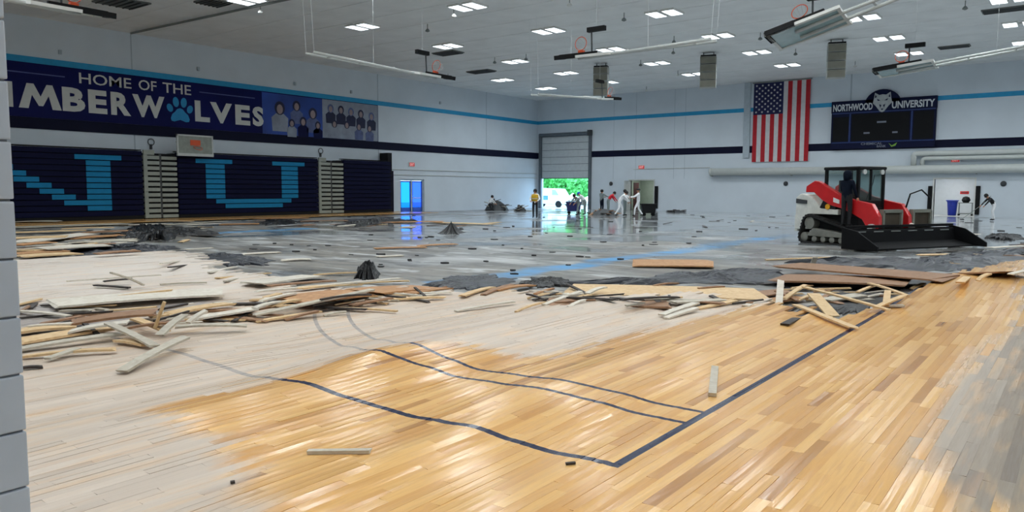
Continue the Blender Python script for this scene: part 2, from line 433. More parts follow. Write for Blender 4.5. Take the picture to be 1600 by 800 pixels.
stripe('teal_stripe', fnB, XL+.02, XR, 7.76, 8.07, M_teal, wall_back); stripe('navy_stripe', fnB, XL+.02, GAR[0], 4.58, 5.12, M_navyd, wall_back); stripe('navy_stripe', fnB, GAR[1], XR, 4.58, 5.12, M_navyd, wall_back)

# block wall end beside the camera
be = thing('wall_entry', (-2.9, 1.0, 0), 'grey painted concrete block wall end beside the camera', None, kind='structure')
M_block = pm('block_paint', (186, 196, 208), .55, var=.05, scale=3, bump=.1)
M_mortar = pm('block_mortar', (140, 144, 150), .8)
MB().lo((-3.18, -2.5, SLAB), (-2.915, 1.012, 4.4)).build('mortar_core', M_mortar, be, loc=(-2.9, 1.0, 0)).location = (0, 0, 0)
blk = None
for c in range(23):
    z0 = -.02 + c*.2; off = 0 if c % 2 else -.2
    y = 1.02+.0
    k = 0
    while y > -2.4:
        L = .395 if not (k == 0 and c % 2) else .195
        if blk is None or L < .3:
            o = MB().box((0, 0, 0), (.3, L, .192)).build('block', M_block, be, bevel=.006)
            if L > .3: blk = o.data
        else:
            o = bpy.data.objects.new('block', blk); COL.objects.link(o); o.parent = be
        o.location = (-.15, y-1.0-L/2, z0+.1); y -= L+.008; k += 1
for lbl, X0 in ((None, 0),): pass

# ------------------------------------------------------------------ ceiling lights
colx = [-35.85, -30.1, -23.0, -16.4, -9.15, -3.2, 3.4, 10.0]; rowy = [51.6, 45.8, 39.8, 33.3, 26.8, 20.1, 13.5, 7.0, 0.6]
M_lens = pm('light_lens', (232, 242, 250), .4, var=.01, emit=3.0)
h_mb = MB().lo((-.75, -.58, -.09), (-.08, .58, -.0)).lo((.08, -.58, -.09), (.75, .58, -.0)).box((0, 0, -.03), (.3, .1, .05))
l_mb = MB().lo((-.70, -.53, -.1), (-.13, .53, -.088)); l2_mb = MB().lo((.13, -.53, -.1), (.70, .53, -.088))
cols_word = ['first', 'second', 'third', 'fourth', 'fifth', 'sixth', 'seventh', 'eighth']
proto = None
for i, x in enumerate(colx):
    for j, y in enumerate(rowy):
        if i == 0 and j > 1: continue
        r_ = thing('ceiling_light', (x, y, ZC), f'twin-panel ceiling light, {cols_word[i]} row from banner wall, {ordinal(j+1)} from back wall', 'light', 'twin-panel lights on the ceiling')
        if proto is None:
            hs = h_mb.build('housing', M_white, r_); la = l_mb.build('lens', M_lens, r_); lb = l2_mb.build('lens', M_lens, r_); proto = [hs, la, lb]
        else:
            for q in proto:
                c = q.copy(); COL.objects.link(c); c.parent = r_
        ld = bpy.data.lights.new('lamp', 'AREA'); ld.shape = 'RECTANGLE'; ld.size = 1.4; ld.size_y = 1.06; ld.energy = LAMP_W
        ld.color = (.92, .98, 1.0); ld.spread = math.radians(160)
        lo = bpy.data.objects.new('lamp', ld); COL.objects.link(lo); lo.location = (0, 0, -.12); lo.parent = r_
# ------------------------------------------------------------------ bleachers
FX = -40.4                               # front plane of the folded bleachers
M_bl = pm('bleacher_navy', (5, 10, 46), .7, var=.1, spec=.15); M_blt = pm('bleacher_teal', (14, 120, 168), .65, var=.06, spec=.25)
M_aisle = pm('aisle_grey', (150, 156, 148), .6, var=.08)
RZ0, RH = .2, .288
def rowbox(y0, y1, r, d=0.0):
    z = RZ0+r*RH
    return MB().lo((FX-.3, y0, z+.015), (FX+d+(.0 if r % 2 else .012), y1, z+RH-.03))
def bleacher(y0, y1, label, top=12, base=0.0):
    b = thing('bleacher_section', (FX, (y0+y1)/2, base), label, 'bleachers', 'folded bleacher sections'); L = (FX, (y0+y1)/2, base)
    def put(mb, nm, mt, bv=0): o = mb.build(nm, mt, b, bevel=bv, loc=L); o.location = (0, 0, 0); return o
    put(MB().lo((XL+.06, y0+.03, .0), (FX-.12, y1-.03, RZ0+top*RH-.05)), 'frame', M_black)
    put(MB().lo((FX-.2, y0, .0), (FX-.02, y1, RZ0)), 'kick_board', M_black)
    for r in range(top): put(rowbox(y0, y1, r), 'row_panel', M_bl)
    put(MB().lo((FX-.5, y0, RZ0+top*RH), (FX-.05, y1, RZ0+top*RH+.05)), 'top_rail', M_black)
    return b, put
b1, put1 = bleacher(6.0, 20.35, 'navy bleacher section with large teal letter N, next to block wall')
b2, put2 = bleacher(22.35, 31.95, 'navy bleacher section with large teal letter U between grey aisles')
b3, put3 = bleacher(34.15, 38.5, 'plain navy bleacher section beside the glass doors')
def bl(put, y0, y1, r): put(rowbox(y0, y1, r, .02), 'letter_panel', M_blt)
# letter N: two stems with serifs and a stepped diagonal
for s0, s1, a, b in ((16.95, 19.25, 17.48, 18.68),):
    bl(put1, s0, s1, 10)
    for r in range(1, 10): bl(put1, a, b, r)
stp = .545
for k in range(8):
    y1_ = 17.48 - max(0, 6-k)*0 ; ys = 17.48 - (8-k)*stp + 0*stp
    r = 9-k
    bl(put1, ys-.55, min(ys+stp, 17.48), r)
for r in range(1, 10): bl(put1, 11.6, 12.75, r)
bl(put1, 11.0, 13.2, 10); bl(put1, 11.0, 13.4, 1)
bl(put2, 23.4, 25.7, 10); bl(put2, 28.46, 30.88, 10)
for r in range(3, 10): bl(put2, 24.0, 25.2, r); bl(put2, 29.12, 30.35, r)
bl(put2, 24.6, 29.8, 2); bl(put2, 25.2, 29.17, 1)
for (y0, y1, w_) in ((20.4, 22.3, 'between letters N and U'), (32.0, 34.1, 'right of letter U')):
    a = thing('aisle_steps', (FX, (y0+y1)/2, 0), f'grey folded aisle steps {w_}', 'steps', 'grey aisle steps of the bleachers'); L = (FX, (y0+y1)/2, 0)
    def pa_(mb, nm, mt): o = mb.build(nm, mt, a, loc=L); o.location = (0, 0, 0)
    pa_(MB().lo((XL+.06, y0+.03, 0), (FX-.1, y1-.03, RZ0+11.6*RH)), 'frame', M_black)
    ym = (y0+y1)/2
    for r in range(12):
        z = RZ0+r*RH-.15
        pa_(MB().lo((FX-.25, y0+.02, z), (FX+.02, ym-.06, z+.19)), 'step', M_aisle); pa_(MB().lo((FX-.25, ym+.06, z), (FX+.02, y1-.02, z+.17)), 'step', M_aisle)
    pa_(MB().lo((FX-.05, y0+.02, 3.45), (FX+.06, y0+.6, 3.7)), 'top_step', M_aisle)
    pa_(MB().lo((FX-.08, y0+.05, .05), (FX-.03, y0+.25, 3.5)), 'stringer', M_aisle); pa_(MB().lo((FX-.08, ym-.05, .05), (FX, ym+.05, 3.5)), 'stringer', M_dgrey)
bp_ = thing('bleacher_post', (XL+.5, 38.95, 0), 'dark post closing the right end of the bleachers', 'post')
MB().lo((-.45, -.35, 0), (.4, .05, 4.3)).build('post', M_black, bp_); MB().lo((-.45, .05, .0), (.3, .3, 3.0)).build('end_panel', M_navyd, bp_)
# ------------------------------------------------------------------ banner
M_ban = pm('banner_navy', (10, 18, 80), .7, var=.25, scale=.25, spec=.2); M_ban2 = pm('banner_blue', (30, 66, 150), .55, var=.35, scale=.5)
M_let = pm('banner_white', (206, 208, 204), .55, var=.04); M_paw = pm('banner_teal', (20, 140, 196), .55, var=.05); M_line = pm('banner_line', (70, 84, 140), .55)
M_pale = pm('banner_pale', (140, 148, 164), .55, var=.2, scale=1.5); M_mid = pm('banner_mid', (84, 96, 140), .55, var=.3, scale=2)
ban = thing('wall_banner', (XL+.06, 26, 6.4), 'long navy banner reading home of the timberwolves with paw emblem', 'banner'); LB = (XL+.06, 26, 6.4)
def bput(mb, nm, mt):
    o = mb.build(nm, mt, ban, loc=LB); o.location = (0, 0, 0); return o
def bpoly(poly, nm, mt, d): return bput(MB().prism(poly, fnL, d-.006, d), nm, mt)
R4 = lambda a, b, c, d: [(a, c), (b, c), (b, d), (a, d)]
bpoly(R4(8.0, 38.45, 5.12, 7.76), 'panel', M_ban, .07)
bpoly(R4(28.7, 33.6, 5.12, 7.7), 'photo_ground', M_ban2, .078); bpoly(R4(33.4, 38.4, 5.14, 7.72), 'photo_ground', M_pale, .08)
def btext(t, u0, u1, v0, v1, mt, bold):
    o = fit_text(t, mt, 'lettering', ban, fnL, u0, u1, v0, v1, .072, .084, bold)
    for v in o.data.vertices: v.co -= Vector(LB)
for t, u0, u1 in (('HOME', 17.88, 20.55), ('OF', 20.95, 21.95), ('THE', 22.3, 23.98)): btext(t, u0, u1, 7.02, 7.57, M_let, .006)
bpoly(R4(10, 17.2, 7.23, 7.29), 'rule', M_line, .076); bpoly(R4(24.5, 28.2, 7.23, 7.29), 'rule', M_line, .076)
uy = lambda px: onL(px, 160).y
for ch, a, b in (('T', -48, -2), ('I', 1, 19.5), ('M', 28, 95), ('B', 96.5, 132), ('E', 137, 166), ('R', 172, 203), ('W', 206, 256), ('L', 303, 326), ('V', 327, 361), ('E', 366, 389), ('S', 393, 410)):
    if ch == 'M':
        u0_, u1_ = uy(a), uy(b); bpoly([(u0_+(u1_-u0_)*x, 5.55+1.21*z) for x, z in ((0, 0), (.22, 0), (.31, .55), (.46, .12), (.56, .12), (.70, .55), (.78, 0), (1, 0), (.80, 1), (.66, 1), (.51, .5), (.36, 1), (.2, 1))], 'lettering', M_let, .084)
    else: btext(ch, uy(a), uy(b), 5.55, 6.76, M_let, .045)
pc, ps = (uy(259)+uy(300))/2, (uy(300)-uy(259))/2
def ell(cx, cz, rx, rz, n=14, rot=0): return [(cx+rx*math.cos(t)*math.cos(rot)-rz*math.sin(t)*math.sin(rot), cz+rx*math.cos(t)*math.sin(rot)+rz*math.sin(t)*math.cos(rot)) for t in [2*math.pi*k/n for k in range(n)]]
paw = thing('paw_emblem', (0, 0, 0), 'teal paw print standing for the letter O', None); paw.parent = ban; del paw['label']
def ppaw(poly):
    o = MB().prism(poly, fnL, .074, .084).build('paw_pad', M_paw, paw, loc=LB); o.location = (0, 0, 0)
for dx, dz, rx, rz, ro in ((-.30, .42, .20, .30, .1), (.30, .42, .20, .30, -.1), (-.76, .05, .19, .25, .4), (.76, .05, .19, .25, -.4)): ppaw(ell(pc+dx*ps, 6.15+dz*.95, rx*ps*1.15, rz*.95, rot=ro))
ppaw([(pc+x*ps, 5.5+z*1.0) for x, z in ((-.72, .12), (-.66, -.02), (-.45, -.05), (0, .06), (.45, -.05), (.66, -.02), (.72, .12), (.6, .36), (.38, .5), (.22, .66), (0, .72), (-.22, .66), (-.38, .5), (-.6, .36))])
# printed team photographs at the right end
M_hair = pm('print_dark', (18, 24, 62), .6, var=.2); M_face = pm('print_face', (150, 132, 134), .6, var=.1)
def printed(u, v, s, jersey, hair, d):
    p = thing('printed_player', (0, 0, 0), None, None); p.parent = ban
    def q(poly, nm, mt, dd):
        o = MB().prism(poly, fnL, dd-.004, dd).build(nm, mt, p, loc=LB); o.location = (0, 0, 0)
    q([(u-.5*s, v-1.1*s), (u+.5*s, v-1.1*s), (u+.55*s, v-.35*s), (u+.25*s, v-.12*s), (u-.25*s, v-.12*s), (u-.55*s, v-.35*s)], 'jersey', jersey, d)
    q(ell(u, v+.18*s, .34*s, .38*s), 'hair', hair, d+.003); q(ell(u, v+.12*s, .2*s, .27*s), 'face', M_face, d+.007)
for u, v, s, j in ((30.0, 6.6, 1.15, M_pale), (31.3, 6.9, .9, M_mid), (32.6, 6.5, 1.0, M_mid), (31.8, 5.95, .8, M_navy), (30.9, 5.8, .7, M_pale), (33.0, 5.8, .7, M_navy)): printed(u, v, s, j, M_hair, .086)
for k, (u, v) in enumerate(((34.1, 7.0), (35.0, 6.98), (35.9, 6.92), (36.8, 6.85), (37.8, 6.75))): printed(u, v, .78, M_hair, M_hair if k % 2 else M_mid, .086)
for u, v in ((34.4, 6.0), (35.5, 6.0), (36.6, 5.95), (37.6, 5.9)): printed(u, v, .72, M_pale if u < 36 else M_mid, M_hair, .098)
# ------------------------------------------------------------------ left wall fittings
def exit_sign(fn, c, label, s=1.0):
    e = thing('exit_sign', fn(c[0], c[1], 0), label, 'sign', 'red exit signs'); L = fn(c[0], c[1], 0)
    def q(o): o.location = (0, 0, 0); return o
    q(MB().prism(R4(c[0]-.3*s, c[0]+.3*s, c[1]-.17*s, c[1]+.17*s), fn, 0, .09).build('housing', M_white, e, loc=L))
    q(MB().prism(R4(c[0]-.27*s, c[0]+.27*s, c[1]-.14*s, c[1]+.14*s), fn, .088, .094).build('face', pm('exit_red', (196, 40, 44), .5, emit=.35), e, loc=L))
    o = fit_text('EXIT', pm('exit_letter', (250, 200, 196), .5, emit=.5), 'lettering', e, fn, c[0]-.2*s, c[0]+.2*s, c[1]-.09*s, c[1]+.09*s, .092, .1, .01)
    for v in o.data.vertices: v.co -= Vector(L)
exit_sign(fnL, (41.9, 3.56), 'red exit sign above the glass doors'); exit_sign(fnB, (onB(1003, 260).x, 3.62), 'red exit sign above the open doorway behind workers')
exit_sign(fnB, (onB(1493, 251).x, 3.72), 'red exit sign below scoreboard, above the bright storeroom opening', .9)
dl = thing('door_1', (XL, 42.0, SLAB), 'bright glass double door right of the bleachers', None, kind='structure'); LD = (XL, 42.0, SLAB)
M_glass = bpy.data.materials.new('door_glass'); M_glass.use_nodes = True
bb = M_glass.node_tree.nodes['Principled BSDF']; bb.inputs['Base Color'].default_value = (.012, .16, .6, 1); bb.inputs['Roughness'].default_value = .05; bb.inputs['Transmission Weight'].default_value = 1; bb.inputs['IOR'].default_value = 1.05
M_glass2 = M_glass.copy(); M_glass2.name = 'door_glass_blue'; M_glass2.node_tree.nodes['Principled BSDF'].inputs['Base Color'].default_value = (.025, .07, .5, 1)
def dput(mb, nm, mt): o = mb.build(nm, mt, dl, loc=LD); o.location = (0, 0, 0); return o
M_dframe = pm('door_frame_pale', (196, 210, 226), .5)
for a, b, c, d in ((40.7, 40.8, SLAB, 2.43), (43.2, 43.3, SLAB, 2.43), (40.7, 43.3, 2.32, 2.43), (41.95, 42.05, SLAB, 2.32)): dput(MB().prism(R4(a, b, c, d), fnL, -.2, -.08), 'door_frame', M_dframe)
M_leaf = pm('door_blue', (66, 110, 226), .4, var=.05)
for a, b in ((40.8, 41.95), (42.05, 43.2)):
    for q in (R4(a, a+.1, SLAB, 2.3), R4(b-.1, b, SLAB, 2.3), R4(a, b, 2.2, 2.3), R4(a, b, SLAB, .25)): dput(MB().prism(q, fnL, -.17, -.12), 'leaf_rail', M_leaf)
    dput(MB().prism(R4(a+.1, b-.1, .25, 2.2), fnL, -.15, -.14), 'pane', M_glass if a < 41.5 else M_glass2)
dput(MB().prism(R4(42.1, 43.0, .95, 1.02), fnL, -.12, -.07), 'push_bar', M_lgrey)
for z, lb in ((3.15, 'thin upper conduit run'), (2.75, 'thin lower conduit run')):
    o = MB().tube([(XL+.04, 39.7, z), (XL+.04, YB-.1, z)], .03, 6).build('wall_conduit', M_lgrey, loc=(XL, 50, z)); tag(o, f'{lb} along side wall above the glass doors', 'conduit', 'conduits on the side wall')
# goal folded against the wall over the bleachers
fg = thing('folded_wall_goal', (XL+.3, 0, 0), 'folded basketball goal against the side wall between letters N and U', 'basketball goal'); fg.location = (FX+.35, (onL(305, 230, FX+.35).y), 3.55)
MB().lo((-.04, -1.05, .0), (.02, 1.05, 1.05)).build('backboard', pm('cloudy_glass', (140, 146, 138), .3, var=.15), fg)
for a in ((-1.08, -1.0), (1.0, 1.08)): MB().lo((-.06, a[0], -.02), (.05, a[1], 1.07)).build('board_frame', M_lgrey, fg)
MB().lo((-.06, -1.08, 1.0), (.05, 1.08, 1.08)).lo((-.06, -1.08, -.1), (.07, 1.08, .05)).build('board_edge', M_lgrey, fg)
MB().torus((.3, 0, .35), .23, .016, M=Matrix.Rotation(.5, 3, 'Y')).build('rim', M_orange, fg); MB().lo((.02, -.3, .5), (.05, .3, .8)).build('target_square', M_orange, fg)
MB().tube([(-.9, -.6, .7), (0, -.6, .5)], .04, 8).tube([(-.9, .6, .7), (0, .6, .5)], .04, 8).build('wall_arm', M_grey, fg)
for px, py in ((235, 222), (500, 236)):
    p = onL(px, py); o = thing('wall_bracket', p, f'small dark ring bracket on wall {"left of the folded goal" if px < 300 else "above aisle right of letter U"}', 'bracket', 'ring brackets on the wall')
    MB().torus((.08, 0, 0), .18, .025, 14, 5, Matrix.Rotation(math.pi/2, 3, 'Y')).build('ring', M_dgrey, o); MB().lo((0, -.06, -.4), (.08, .06, -.12)).build('plate', M_dgrey, o)
for k, px in enumerate((93, 309, 460, 548, 687)):
    p = onL(px, (82 if k == 0 else 108 if k == 1 else 131 if k == 2 else 144 if k == 3 else 161)); o = MB().lo((XL, p.y-.07, p.z-.1), (XL+.12, p.y+.07, p.z+.12)).build('stripe_light', M_joint, loc=(XL, p.y, p.z), bevel=.02)
    tag(o, f'small grey wall fixture above teal stripe, {ordinal(k+1)} from the left', 'fixture', 'small fixtures above the teal stripe')
# ------------------------------------------------------------------ back wall: roll-up door
gd = thing('rollup_door', (-38.6, YB, SLAB), 'white sectional roll-up door, half open, at the corner', 'door'); LG = (-38.6, YB, SLAB)
def gput(mb, nm, mt, bv=0): o = mb.build(nm, mt, gd, bevel=bv, loc=LG); o.location = (0, 0, 0); return o
M_sec = pm('door_section', (196, 202, 204), .5, var=.05); M_track = pm('door_track', (92, 100, 108), .5)
for k in range(6):
    z0 = 2.74+k*.645; gput(MB().prism(R4(GAR[0]+.06, GAR[1]-.06, z0+.018, z0+.627), fnB, -.12, -.04), 'door_section', M_sec, .012)
    for j in range(5): x0 = GAR[0]+.25+j*1.0; gput(MB().prism(R4(x0, x0+.8, z0+.14, z0+.5), fnB, -.045, -.025), 'raised_panel', M_sec, .008)
for a, b in ((GAR[0]-.22, GAR[0]+.05), (GAR[1]-.05, GAR[1]+.22)): gput(MB().prism(R4(a, b, SLAB, 6.85), fnB, -.05, .16), 'side_track', M_track)
gput(MB().tube([(GAR[0]-.1, YB-.25, 6.72), (GAR[1]+.1, YB-.25, 6.72)], .09, 8), 'spring_shaft', M_track); gput(MB().prism(R4(GAR[0]-.25, GAR[1]+.25, 6.55, 6.9), fnB, -.02, .06), 'header', M_track)
gput(MB().lo((GAR[1]-.05, YB-.4, 6.5), (GAR[1]+.3, YB-.1, 7.0)), 'operator_box', M_dgrey); gput(MB().prism(R4(GAR[0]+.02, GAR[1]-.02, 2.72, 6.6), fnB, -.16, -.11), 'gap_backing', M_track); gput(MB().prism(R4(GAR[0]+.06, GAR[1]-.06, 2.70, 2.745), fnB, -.1, -.05), 'bottom_seal', M_black)  # sheet behind the sections is added to stop daylight leaking through their gaps
# door openings and the rooms behind them
def room(name, x0, x1, dep, h, mw, label, floor_m):
    r_ = thing(name, ((x0+x1)/2, YB+.35, SLAB), label, None, kind='structure'); L = ((x0+x1)/2, YB+.35, SLAB)
    def q(mb, nm, mt): o = mb.build(nm, mt, r_, loc=L); o.location = (0, 0, 0)
    y0, y1 = YB+.35, YB+.35+dep
    q(MB().lo((x0-.1, y0, SLAB), (x0, y1, h)), 'side_wall', mw); q(MB().lo((x1, y0, SLAB), (x1+.1, y1, h)), 'side_wall', mw)
    q(MB().lo((x0-.1, y1, SLAB), (x1+.1, y1+.1, h)), 'end_wall', mw); q(MB().lo((x0-.1, y0, h), (x1+.1, y1, h+.1)), 'room_ceiling', mw); q(MB().lo((x0-.1, y0, SLAB-.1), (x1+.1, y1, SLAB)), 'room_floor', floor_m)
    lt_ = bpy.data.lights.new('room_lamp', 'AREA'); lt_.size = 1.0; lt_.energy = 60; lo_ = bpy.data.objects.new('room_lamp', lt_); COL.objects.link(lo_); lo_.location = ((x0+x1)/2, (y0+y1)/2, h-.03)
    return r_, lt_
M_rw = pm('storeroom_white', (218, 224, 226), .6, var=.03); M_green = pm('corridor_green', (150, 164, 150), .6, var=.05)
rm2, lt2 = room('storeroom_shell', -10.5, -5.0, 4.5, 3.0, M_rw, 'bright white storeroom seen through the wide opening', M_lgrey); lt2.energy = 70
rm1, lt1 = room('corridor_shell', -32.6, -29.0, 3.2, 2.9, M_green, 'pale green corridor behind the open doorway', M_grey); lt1.energy = 50
def jamb(name, H_, label, mt):
    j = thing(name, ((H_[0]+H_[1])/2, YB, SLAB), label, None, kind='structure'); L = ((H_[0]+H_[1])/2, YB, SLAB)
    for q in (R4(H_[0]-.1, H_[0], SLAB, H_[3]+.1), R4(H_[1], H_[1]+.1, SLAB, H_[3]+.1), R4(H_[0], H_[1], H_[3], H_[3]+.1)):
        o = MB().prism(q, fnB, -.36, .03).build('jamb', mt, j, loc=L); o.location = (0, 0, 0)
    return j, L
j1, L1 = jamb('door_2', DO1, 'open doorway with pale frame behind the white-suited workers', M_lgrey); j2, L2 = jamb('door_3', DO2, 'wide white framed opening to the storeroom', M_white)
o = MB().lo((DO1[0]+.02, YB-1.05, SLAB+.02), (DO1[0]+.08, YB+.05, 2.45)).build('door_leaf', M_lgrey, j1, loc=L1); o.location = (0, 0, 0)
o = MB().lo((DO1[0]+.15, YB+.4, SLAB+.02), (DO1[0]+.2, YB+1.3, 2.3)).build('door_leaf', pm('door_red_brown', (70, 28, 30), .5), j1, loc=L1); o.location = (0, 0, 0)
for k, (x, w_, lb) in enumerate(((DO1[0]-.35, .26, 'left of the open doorway behind workers'), (DO1[1]+.14, .3, 'right of the open doorway behind workers'), (DO2[0]-.36, .26, 'left of the storeroom opening'), (DO2[1]+.1, .26, 'right of the storeroom opening'))):
    o = MB().lo((x, YB-.13, .1), (x+w_, YB-.02, 2.0)).build('wall_pad', M_black, bevel=.03, loc=(x, YB, .1)); tag(o, f'tall black wall pad {lb}', 'wall pad', 'black pads beside the openings')
# things in the storeroom
bn = thing('storage_bin', (onB(1488, 320, YB+3.2).x, YB+3.2, SLAB), 'blue plastic bin in the bright storeroom', 'bin'); MB().lathe([(.26, 0), (.33, .95), (.36, .97), (.36, 1.02), (.3, 1.02)], n=10).build('tub', pm('bin_blue', (22, 52, 178), .4), bn, smooth=True)
MB().box((0, 0, 1.06), (.74, .74, .06)).build('lid', pm('bin_blue', (22, 52, 178)), bn, bevel=.02)
bn2 = thing('cleaning_cart', (onB(1509, 320, YB+3.3).x, YB+3.3, SLAB), 'dark cleaning cart with black bag beside the blue bin', 'cart')
MB().box((0, 0, .15), (.9, .5, .06)).box((0, 0, .9), (.9, .5, .05)).build('shelf', M_grey, bn2); MB().lathe([(.18, .92), (.28, 1.1), (.2, 1.3), (.06, 1.36)], n=9).build('bag', M_black, bn2)
for sx in (-.4, .4):
    for sy in (-.2, .2): MB().tube([(sx, sy, .06), (sx, sy, .9)], .02, 6).build('leg', M_grey, bn2); MB().lathe([(.06, -.02), (.06, .02)], (sx, sy, .06), 10, 'Y').build('wheel', M_black, bn2)
rs = thing('red_sign', (onB(1507, 301, YB+4.8).x, YB+4.84, onB(1507, 301, YB+4.8).z), 'small red sign on the storeroom end wall', 'sign'); MB().box((0, 0, 0), (.55, .03, .2)).build('board', M_red, rs); MB().box((0, -.018, 0), (.4, .01, .05)).build('print', M_dgrey, rs)
for px, lb in ((955, 'left of the open doorway behind workers'), (1228, 'below the flag'), (1568, 'right of the storeroom opening')):
    p = onB(px, 287); q = thing('wall_bell', (p.x, YB, p.z), f'small dark round bell on the white wall {lb}', 'bell', 'round bells on the end wall')
    MB().lathe([(.17, -.02), (.18, -.06), (.12, -.11), (.03, -.12)], n=14, axis='Y').build('dome', M_dgrey, q, smooth=True); MB().box((0, -.01, 0), (.2, .02, .2)).build('plate', M_grey, q)
# pipes
M_pipe = pm('pipe_paint', (206, 210, 206), .45, var=.03)
pp = thing('duct_pipe', (-5, YB-.4, 3.1), 'long thick white duct pipe low along the end wall under the scoreboard', 'pipe'); LP = (-5, YB-.4, 3.1)
o = MB().tube([(-24.4, YB-.36, 3.12), (XR-.1, YB-.36, 3.12)], .29, 14).build('duct', M_pipe, pp, loc=LP, smooth=True); o.location = (0, 0, 0)
for x in (-24.3, -18, -12, -6, 0):
    o = MB().tube([(x-.05, YB-.36, 3.12), (x+.05, YB-.36, 3.12)], .31, 14).build('collar', M_pipe, pp, loc=LP); o.location = (0, 0, 0)
    o = MB().lo((x-.03, YB-.4, 2.78), (x+.03, YB, 2.83)).build('bracket', M_grey, pp, loc=LP); o.location = (0, 0, 0)
for x0, z0, r_, lb in ((-9.75, 4.2, .17, 'upper white bent pipe'), (-9.2, 3.86, .14, 'lower white bent pipe')):
    o = MB().tube([(x0, YB-.3, 3.42), (x0, YB-.3, z0-.12), (x0+.06, YB-.3, z0-.03), (x0+.18, YB-.3, z0), (XR-.1, YB-.3, z0)], r_, 10).build('elbow_pipe', M_pipe, smooth=True, loc=(x0, YB-.3, 3.4)); tag(o, f'{lb} rising from the duct under the scoreboard', 'pipe', 'bent pipes on the end wall')
o = MB().tube([(-31.5, YB-.03, 3.45), (-24.6, YB-.03, 3.5)], .03, 6).build('wall_conduit', M_lgrey, loc=(-28, YB, 3.4)); tag(o, 'thin conduit on end wall left of the thick duct', 'conduit')
# ------------------------------------------------------------------ flag
fx0, fx1, fz0, fz1 = -21.1, -16.86, 3.86, 9.88
flag = thing('hanging_flag', (-19, YB-.15, 9.9), 'large American flag hung vertically on the end wall', 'flag'); LF = (-19, YB-.15, 9.9)
M_fr = pm('flag_red', (178, 28, 40), .8, var=.1); M_fw = pm('flag_white', (206, 204, 206), .8, var=.06); M_fb = pm('flag_blue', (22, 26, 74), .8, var=.1)
def cloth(u0, u1, v0, v1, nm, mt, dd=0.0, par=None):
    nu, nv = 3, 14; mb = MB(); vs_ = []
    for side in (0, 1):
        for i in range(nv+1):
            for j in range(nu+1):
                u = u0+(u1-u0)*j/nu; v = v0+(v1-v0)*i/nv
                vs_.append((u, YB-.12-dd-.03*math.sin(u*2.6+.5*math.sin(v*.8))*(1-(v-fz0)/(fz1-fz0)*.7)+side*.008, v))
    n1 = (nv+1)*(nu+1)
    fs = [(i*(nu+1)+j, i*(nu+1)+j+1, (i+1)*(nu+1)+j+1, (i+1)*(nu+1)+j) for i in range(nv) for j in range(nu)]
    mb.add(vs_, fs + [tuple(n1+k for k in q[::-1]) for q in fs])
    o = mb.build(nm, mt, par or flag, loc=LF); o.location = (0, 0, 0); return o
sw = (fx1-fx0)/13; cz = fz1-(fz1-fz0)*.4
for k in range(13):
    cloth(fx0+k*sw, fx0+(k+1)*sw, fz0, fz1 if k > 6 else cz, 'stripe', M_fr if k % 2 == 0 else M_fw)
can = cloth(fx0, fx0+7*sw, cz, fz1, 'canton', M_fb)
stars = MB()
def star(cx, cz_, r_, d): return [(cx+(r_ if k % 2 == 0 else r_*.42)*math.sin(k*math.pi/5), cz_+(r_ if k % 2 == 0 else r_*.42)*math.cos(k*math.pi/5)) for k in range(10)]
for i in range(11):
    for j in range(9):
        if (i+j) % 2 == 0:
            cx = fx0+7*sw*(j+1)/10; cz_ = cz+(fz1-cz)*(i+1)/12
            stars.prism(star(cx, cz_, .10, 0), fnB, .155, .165)
o = stars.build('stars', M_fw, can, loc=LF); o.location = (0, 0, 0)
for x_ in (fx0, -19, fx1): o = MB().lo((x_-.03, YB-.13, fz1+.0), (x_+.03, YB, fz1+.07)).build('bracket', M_grey, flag, loc=LF); o.location = (0, 0, 0)
o = MB().tube([(fx0-.1, YB-.12, fz1+.03), (fx1+.1, YB-.12, fz1+.03)], .04, 8).build('rod', M_grey, flag, loc=LF); o.location = (0, 0, 0)
# ------------------------------------------------------------------ scoreboard
sbx0, sbx1, sbz0, sbz1 = -15.25, -8.52, 4.66, 8.08
sbd = thing('scoreboard', ((sbx0+sbx1)/2, YB-.1, sbz0), 'navy scoreboard headed Northwood University with white wolf head', 'scoreboard'); LS = ((sbx0+sbx1)/2, YB-.1, sbz0)
M_sb = pm('score_navy', (10, 18, 52), .7, var=.1, spec=.2); M_sbk = pm('score_black', (8, 10, 14), .6, var=.2, spec=.2); M_sbl = pm('score_blue', (20, 50, 110), .5); M_wolf = pm('wolf_grey', (170, 176, 178), .5); M_sbt = pm('score_white', (196, 202, 206), .5)
def sput(poly, nm, mt, d0, d1): o = MB().prism(poly, fnB, d0, d1).build(nm, mt, sbd, loc=LS); o.location = (0, 0, 0); return o
def stext(t, u0, u1, v0, v1, mt, bold, d=.33):
    o = fit_text(t, mt, 'lettering', sbd, fnB, u0, u1, v0, v1, d, d+.01, bold)
    for v in o.data.vertices: v.co -= Vector(LS)
scx = (sbx0+sbx1)/2
sput(R4(sbx0, sbx1, sbz0, 7.25), 'cabinet', M_sb, .02, .28); sput(R4(sbx0-.02, sbx1+.02, 7.25, sbz1), 'header', M_sb, .02, .32)
sput([(scx+.0+1.15*math.cos(t), 7.75+1.0*math.sin(t)) for t in [math.pi*k/14 for k in range(15)]], 'arch', M_sb, .02, .32)
stext('NORTHWOOD', sbx0+.1, scx-.62, 7.36, 7.86, M_sbt, .03); stext('UNIVERSITY', scx+.62, sbx1-.1, 7.36, 7.86, M_sbt, .03)
wolf = [(-.56, .55), (-.5, .98), (-.22, .8), (0, .84), (.22, .8), (.5, .98), (.56, .55), (.62, .25), (.42, .05), (.3, -.12), (.14, -.34), (0, -.4), (-.14, -.34), (-.3, -.12), (-.42, .05), (-.62, .25)]
